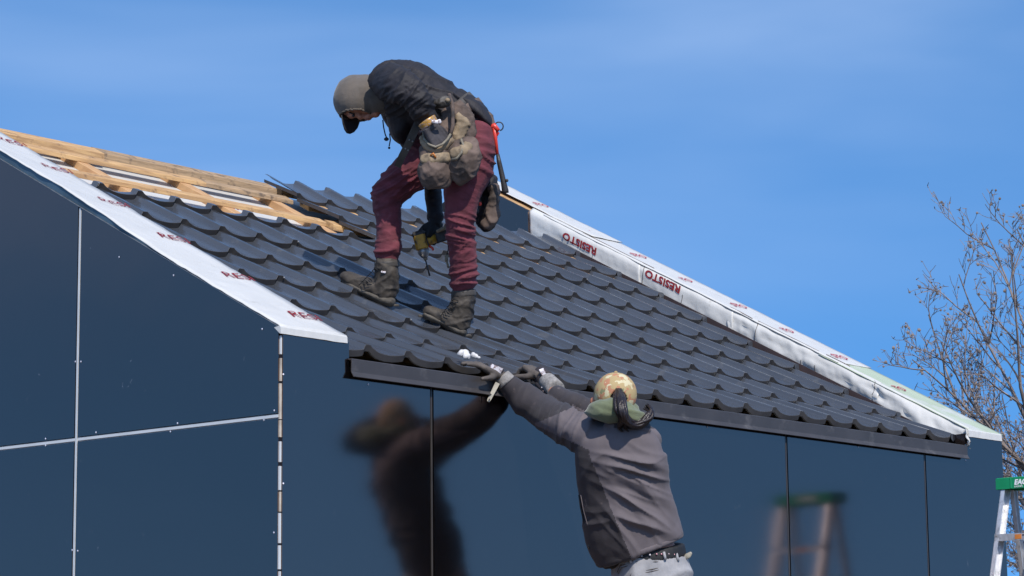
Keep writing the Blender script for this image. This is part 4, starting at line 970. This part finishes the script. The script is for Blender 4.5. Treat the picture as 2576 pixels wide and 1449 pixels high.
# hair: bun patch, ponytail of several locks curling to the right
hr_ = MB(); hr_.ball(P(1555, 1000, 10.48), (0.040, 0.040, 0.040), 14, 10); hr_.ball(P(1545, 1015, 10.53), (0.075, 0.07, 0.05), 14, 10)
fuse(hr_, 0.006, 2).build('hair', M['hair'], wom, True)
rnd = random.Random(5)
for k in range(15):
    ox, oy, od = rnd.uniform(-12, 12), rnd.uniform(-3, 3), rnd.uniform(-0.02, 0.02); q = rnd.uniform(0.85, 1.08); e = rnd.uniform(-10, 10)
    lock = [(1556+ox*0.5, 984+oy, 10.445+od*.5, 5, .010), (1558+ox*0.9, 1005, 10.37+od, 7, .013), (1561+ox, 1030, 10.330+od, 7, .013), (1570+ox*0.8, 1055+oy*2, 10.335+od, 7, .013),
            (1592+ox*0.5, 1068*1+oy*2+e*0.5, 10.385+od, 6, .012), (1616+e*0.3, 1064+oy*3+e*0.6, 10.40+od, 6, .011), (1634+e*0.4, 1046+e*0.5, 10.42+od, 6, .010), (1638*1+e*0.4, 1026+abs(e), 10.44+od, 4, .007), (1628+e, 1014+abs(e)*1.5, 10.45, 1.5, .003)]
    if k % 5 == 4: lock = lock[:4] + [(1566+ox, 1075, 10.38+od, 4, .008), (1575+ox, 1085, 10.39, 1.5, .003)]
    MB().loft(lock, n=8, sub=4).build('hair_lock', M['hair'], wom, True)
# neck warmer
gn = MB()
gn.loft([(1482, 1036, 10.50, 8, .03), (1500, 1034, 10.45, 22, .05), (1525, 1033, 10.42, 30, .06), (1550, 1034, 10.41, 31, .06), (1580, 1040, 10.42, 28, .06), (1605, 1050, 10.45, 17, .05), (1616, 1054, 10.48, 8, .03)])
gn.loft([(1490, 1030, 10.55, 14, .06), (1545, 1028, 10.55, 34, .09), (1600, 1038, 10.55, 20, .08)])
fuse(gn, 0.0065, 3, lambda p, n: 0.009*(ridge(N((PR(p)[0]*0.010, (PR(p)[1]+PR(p)[0]*-0.3)*0.045, 3)))-0.5)).build('neck_warmer', M['green_fleece'], wom, True)
# gloves on the tiles
def roofd(x, y, z0=3.055): return (Prf(x, y, z0) - CAM).dot(RZ)
w = P(1250, 941, 10.90); tip = P(1190, 912, roofd(1190, 914)-0.10)
hand(w, tip-w, V((0, -0.35, 0.94)), -1, (0.14, 0.18, 0.22, 0.28), 0.195, 0.03, thumb=0.7, tcurl=0.5).build('glove', M['glove'], wom, True, label='taupe glove lying flat on the eave tile')
w = P(1366, 948, 11.07); tip = P(1322, 918, roofd(1322, 922)-0.12)
hand(w, tip-w, V((0, -0.45, 0.89)), -1, (0.80, 0.85, 0.9, 0.95), 0.20, 0.02, thumb=0.75, tcurl=0.6).build('glove', M['glove'], wom, True, label='taupe glove curled into a loose fist on the tiles')
MB().loft([(1240, 937, 10.905, 23, .034), (1256, 948, 10.90, 22, .034)], cf=0.12).build('glove_strap', M['glove_blk'], wom, True)
MB().loft([(1262, 947, 10.905, 22, .036), (1275, 962, 10.905, 25, .040)], cf=0.12).build('knit_cuff', M['knit'], wom, True)
MB().loft([(1356, 941, 11.11, 23, .033), (1372, 954, 11.05, 23, .035)], cf=0.12).build('glove_strap', M['glove_blk'], wom, True)
MB().loft([(1376, 959, 11.04, 23, .038), (1398, 980, 10.94, 24, .042)], cf=0.12).build('knit_cuff', M['knit'], wom, True)
def labelpatch(c, ux, uy, w_, h_, txt):
    ux = V(ux).normalized(); uy = V(uy).normalized(); n = ux.cross(uy).normalized(); b = MB(); vv = []
    for i in range(7):
        u = -1+2*i/6
        for j in (-1, 1): vv.append(V(c) + ux*w_*u - n*0.004*u*u*2 + uy*h_*j)
    ff = [(i*2, i*2+2, i*2+3, i*2+1) for i in range(6)]
    o = mesh_obj('glove_label', vv, ff, M['label'], wom); md = o.modifiers.new('t', 'SOLIDIFY'); md.thickness = 0.002
labelpatch(P(1248, 927, 10.855), RX*0.92+RY*0.38, -RY*0.8+RX*0.45, 0.027, 0.012, '')
labelpatch(P(1367, 939, 11.02), RX*0.45+RY*0.9, -RY*0.35+RX*0.9, 0.022, 0.010, '')
for x, y in ((1363, 975), (1372, 980), (1366, 984), (1376, 989)): MB().ball(P(x, y, 10.96), 0.003, 6, 4).build('cuff_stud', M['label'], wom, True)
MB().tube([P(1350, 966, 11.05), P(1385, 996, 10.93)], 0.010, 8).build('wrist_strap', M['glove_blk'], wom, True)

# putty knife like handle sticking out under her sleeve
st = thing('scraper', 'pale scraper with rounded end held against the cuff of the woman\'s left sleeve', 'scraper', P(1243, 990, 10.86))
vv = []; ff = []
pa, pb = P(1252, 963, 10.87), P(1228, 1010, 10.85); dx = (pb-pa).normalized(); wx = dx.cross(RZ).normalized()
for i in range(9):
    t = i/8; c = pa + (pb-pa)*t; ww = 0.010*(1 - 0.25*t) if t < 0.9 else 0.005
    for a, b_ in ((-1, -1), (1, -1), (1, 1), (-1, 1)): vv.append(c + wx*ww*a + RZ*0.0025*b_)
for i in range(8):
    for k in range(4): ff.append((i*4+k, i*4+(k+1) % 4, (i+1)*4+(k+1) % 4, (i+1)*4+k))
ff += [(3, 2, 1, 0), (32, 33, 34, 35)]
mesh_obj('blade', vv, ff, M['stick'], st)
MB().tube([P(1231, 1005, 10.847), P(1231, 1005, 10.843)], 0.004, 8).build('rivet', M['belt'], st)

# ------------------------------------------------------------------ snow on the tiles
for i, (x, y, r_, lab) in enumerate(((1168, 886, 0.022, 'larger lump of melting snow beside the left glove on the tiles'), (1184, 893, 0.016, None), (1160, 880, 0.012, None))):
    pass
sn = MB()
for x, y, r_ in ((1158, 889, 0.015), (1168, 890, 0.020), (1176, 895, 0.016), (1163, 884, 0.012), (1172, 898, 0.012)):
    sn.ball(P(x, y, roofd(x, y+6)-0.06), r_, 10, 8)
so_ = fuse(sn, 0.005, 1, lambda p, n: 0.006*N(p, 50)).build('snow_lump', M['snow'], None, True); so_['label'] = 'larger clump of white snow lying on the tile just left of the glove'; so_['category'] = 'snow clump'
sn = MB()
for x, y, r_ in ((1190, 893, 0.011), (1198, 896, 0.010), (1205, 900, 0.008)): sn.ball(P(x, y, roofd(x, y+4)-0.03), r_, 10, 8)
so_ = fuse(sn, 0.005, 1, lambda p, n: 0.005*N(p, 50, 4)).build('snow_lump', M['snow'], None, True); so_['label'] = 'smaller thin strip of snow behind the fingertips of the flat glove'; so_['category'] = 'snow clump'

# ------------------------------------------------------------------ step ladder
LX, LY, LZ = 4.69, -0.51, 2.77
lad = thing('step_ladder', 'aluminium step ladder with green top cap standing in front of the wall corner', 'step ladder', (4.5, -0.7, 0))
LWD = 0.37
cb = MB(); cb.bbox((LX, LY-LWD, LZ-0.012), (LX+0.135, LY, LZ), 0.003)
cb.bbox((LX-0.002, LY-LWD-0.004, LZ-0.060), (LX+0.004, LY+0.004, LZ-0.002), 0.001); cb.bbox((LX+0.131, LY-LWD-0.004, LZ-0.060), (LX+0.137, LY+0.004, LZ-0.002), 0.001)
cb.bbox((LX, LY-0.002, LZ-0.060), (LX+0.135, LY+0.004, LZ-0.002), 0.001); cb.bbox((LX, LY-LWD-0.004, LZ-0.060), (LX+0.135, LY-LWD+0.002, LZ-0.002), 0.001)
cb.bbox((LX-0.004, LY-0.088, LZ-0.058), (LX+0.002, LY-0.080, LZ-0.004), 0.001)
capo = cb.build('top_cap', M['green_pl'], lad)
tme = font_mesh('EAGLE', 0.026, 0.2, bold=0.0016)
letter(tme, (LX-0.0025, LY-0.105, LZ-0.040), (0, -1, 0), (0, 0, 1), 1.0, 1.0, M['white_print'], capo, off=0.001)
t_ln = font_mesh('LADDER', 0.009, 0.0)
letter(t_ln, (LX-0.0025, LY-0.105, LZ-0.054), (0, -1, 0), (0, 0, 1), 1.0, 1.0, M['white_print'], capo, off=0.001)
lean = math.tan(math.radians(16.5)); top = LZ-0.058
def rail(x0, y0, dxz, wd, inward, nm, flare=0.055):   # channel rail from the cap to the ground
    h = top; xb = x0 - dxz*h; yb = y0 + inward*flare*h/2.7
    for a in range(3):
        if a == 0: lo, hi = (0, 0), (wd, 0.003)
        elif a == 1: lo, hi = (0, 0), (0.003, 0.024)
        else: lo, hi = (wd-0.003, 0), (wd, 0.024)
        ys = lambda q: -inward*q
        p = [(x0+lo[0], y0+ys(lo[1]), top), (x0+hi[0], y0+ys(lo[1]), top), (x0+hi[0], y0+ys(hi[1]), top), (x0+lo[0], y0+ys(hi[1]), top)]
        if a == 0: b = MB()
        b.prism(p, (xb-x0, yb-y0, -h+0.02))
    o = b.build('rail', M['alu_bare'], lad)
    MB().box((xb-0.005, min(yb, yb-inward*0.03), 0), (xb+wd+0.01, max(yb, yb-inward*0.03), 0.03)).build('foot', M['grip'], o)
    return o
rail(LX+0.006, LY-0.020, lean, 0.066, 1, 'r'); rail(LX+0.006, LY-LWD+0.020, lean, 0.066, -1, 'r')
rail(LX+0.088, LY-0.026, -0.17, 0.036, 1, 'r', 0.03); rail(LX+0.088, LY-LWD+0.026, -0.17, 0.036, -1, 'r', 0.03)
for k in range(8):
    z = 2.475 - 0.305*k; xs = LX+0.006-lean*(top-z); fl = 0.055*(top-z)/2.7
    b = MB(); y0, y1 = LY-LWD+0.020-fl, LY-0.020+fl
    b.box((xs-0.006, y0, z-0.003), (xs+0.074, y1, z)); b.box((xs-0.006, y0, z-0.036), (xs-0.003, y1, z-0.003)); b.box((xs+0.071, y0, z-0.028), (xs+0.074, y1, z-0.003))
    so2 = b.build('step', M['alu_bare'], lad)
    if k == 0:
        MB().box((xs-0.0075, y1-0.155, z-0.030), (xs-0.006, y1-0.118, z-0.006)).build('sticker', M['orange'], so2, label='orange warning sticker')
        MB().box((xs-0.0075, y1-0.24, z-0.014), (xs-0.006, y1-0.16, z-0.008)).build('sticker', M['glove_dk'], so2, label='grey printed strip')
    for yy in (y1+0.001,):
        for dz in (-0.010, -0.026): MB().ball((xs+0.002-0.006, yy-0.012, z+dz), 0.004, 8, 6).build('rivet', M['steel'], so2, True)
for z in (2.30, 1.4, 0.5):
    xr = LX+0.088+0.17*(top-z)
    MB().tube([(xr+0.02, LY-0.03, z), (xr+0.02, LY-LWD+0.03, z)], 0.010, 8).build('rear_brace', M['alu_bare'], lad, True)
    
# ------------------------------------------------------------------ work platform under the woman (below the frame)
zp = P(1650, 1982, 10.62); zpt = zp.z
pf_ = thing('work_platform', 'low trestle platform of wooden planks the woman stands on beside the wall', 'scaffold', (zp.x, zp.y, 0))
for k in range(3): MB().bbox((zp.x-0.9, zp.y-0.33+k*0.225, zpt-0.045), (zp.x+0.9, zp.y-0.33+k*0.225+0.215, zpt-0.005), 0.003).build('plank', M['wood'], pf_)
for sx_ in (-0.7, 0.7):
    MB().bbox((zp.x+sx_-0.03, zp.y-0.32, zpt-0.135), (zp.x+sx_+0.03, zp.y+0.32, zpt-0.046), 0.003).build('trestle_beam', M['wood_old'], pf_)
    for sy_ in (-1, 1):
        for lx_ in (-1, 1):
            MB().tube([(zp.x+sx_+0.02*lx_, zp.y+sy_*0.26, zpt-0.06), (zp.x+sx_+0.22*lx_, zp.y+sy_*0.34, 0)], 0.028, 6).build('leg', M['wood_old'], pf_)

# ------------------------------------------------------------------ bare trees behind the building
rt = random.Random(11)
def limb(b, p0, p1, r0, r1, bend, n=9, cnt=None):
    p0, p1 = V(p0), V(p1); L = (p1-p0).length; pts = []
    o = V((rt.uniform(-1, 1), rt.uniform(-1, 1), rt.uniform(-1, 1)))*L*bend; s = rt.uniform(0, 50)
    for i in range(n+1):
        t = i/n; pts.append(p0.lerp(p1, t) + o*math.sin(math.pi*t) + V((N((t*3, s, 0)), N((t*3, s, 5)), N((t*3, s, 9))))*L*0.035*(1 if t > 0 else 0)*math.sin(math.pi*min(1, t*1.2)*0.5))
    b.tube(pts, [r0+(r1-r0)*(i/n)**0.8 for i in range(n+1)], 5 if r0 > 0.02 else (4 if r0 > 0.006 else 3), cap=False)
    return pts
def grow(pts, r, lvl, tw, maxl):
    n = len(pts)-1; L = (pts[-1]-pts[0]).length
    k = {0: 9, 1: 5, 2: 4}[lvl]
    for i in range(k):
        t = 0.22+0.76*(i+rt.random())/k; j = min(int(t*n), n-1); p = pts[j].lerp(pts[j+1], t*n-j)
        d = (pts[j+1]-pts[j]).normalized(); side = V((rt.gauss(0, 1), rt.gauss(0, 1), rt.gauss(0, 1))); side -= d*side.dot(d); side.normalize()
        dd = (d*0.75 + side*0.75 + V((0, 0, 0.30))).normalized(); ln = L*(0.20+0.25*rt.random())*(1.15-t*0.6)
        if lvl == 2: ln = rt.uniform(0.07, 0.20)
        ln = min(ln, maxl[lvl])
        rr2 = max(r*(1-0.6*t)*0.5, 0.0032)
        q = limb(tw[lvl], p, p+dd*ln, rr2, max(0.0022, rr2*0.35), 0.06, 5 if lvl < 2 else 3)
        if lvl < 2: grow(q, rr2, lvl+1, tw, maxl)
        else:                                       # bud clusters at the twig ends
            e = q[-1]
            if rt.random() < 0.55:
                for _ in range(2):
                    u = V((rt.gauss(0, 1), rt.gauss(0, 1), rt.gauss(0.4, 1))).normalized(); tw[2].tube([e, e+u*rt.uniform(0.02, 0.06)], [0.0045, 0.002], 3, cap=False)
            if rt.random() < 0.30: tw[2].ball(e, rt.uniform(0.008, 0.017), 5, 4)
def tree(label, base, fork, tips, D, r0):
    t = thing('bare_tree', label, 'tree', base, 'bare trees behind the building')
    tb = MB(); lf = V(fork); limb(tb, V(base), lf, r0, r0*0.6, 0.02, 10); tb.build('trunk', M['bark'], t, True)
    tw = [MB(), MB(), MB()]
    for (x, y, dd, rr0) in tips:
        b = MB(); st_ = V(base).lerp(lf, rt.uniform(0.75, 1.0)); q = limb(b, st_, P(x, y, dd), rr0, 0.005, 0.08, 14)
        b.build('branch', M['bark'], t, True); grow(q, rr0, 0, tw, (0.75, 0.34, 0.14))
    for k, nm in enumerate(('branch', 'twig', 'twig')):
        o = tw[k].build(nm, M['bark'], t, False); o['kind'] = 'stuff'
DT = 23.0
b0 = P(2800, 1449, DT); base = V((b0.x, b0.y, 0)); fork = P(2770, 1330, DT)
tree('tall bare leafless tree reaching left over the far corner of the roof', base, fork,
     [(2292, 905, 22.4, 0.035), (2412, 690, 23, 0.035), (2470, 560, 23.5, 0.03), (2330, 790, 24, 0.035), (2568, 570, 22.5, 0.035), (2650, 600, 23.5, 0.05), (2380, 860, 22, 0.03), (2540, 640, 22, 0.04), (2420, 1000, 23.4, 0.03)], DT, 0.13)
b0 = P(2720, 1449, 26.5); base = V((b0.x, b0.y, 0)); fork = P(2690, 1500, 26.5)
tree('lower bare bushy tree seen between the wall corner and the step ladder', base, fork,
     [(2440, 1010, 26.5, 0.03), (2520, 1000, 26, 0.03), (2560, 1150, 25.6, 0.03), (2540, 1290, 26.3, 0.028), (2545, 1390, 26, 0.025)], 26.5, 0.10)
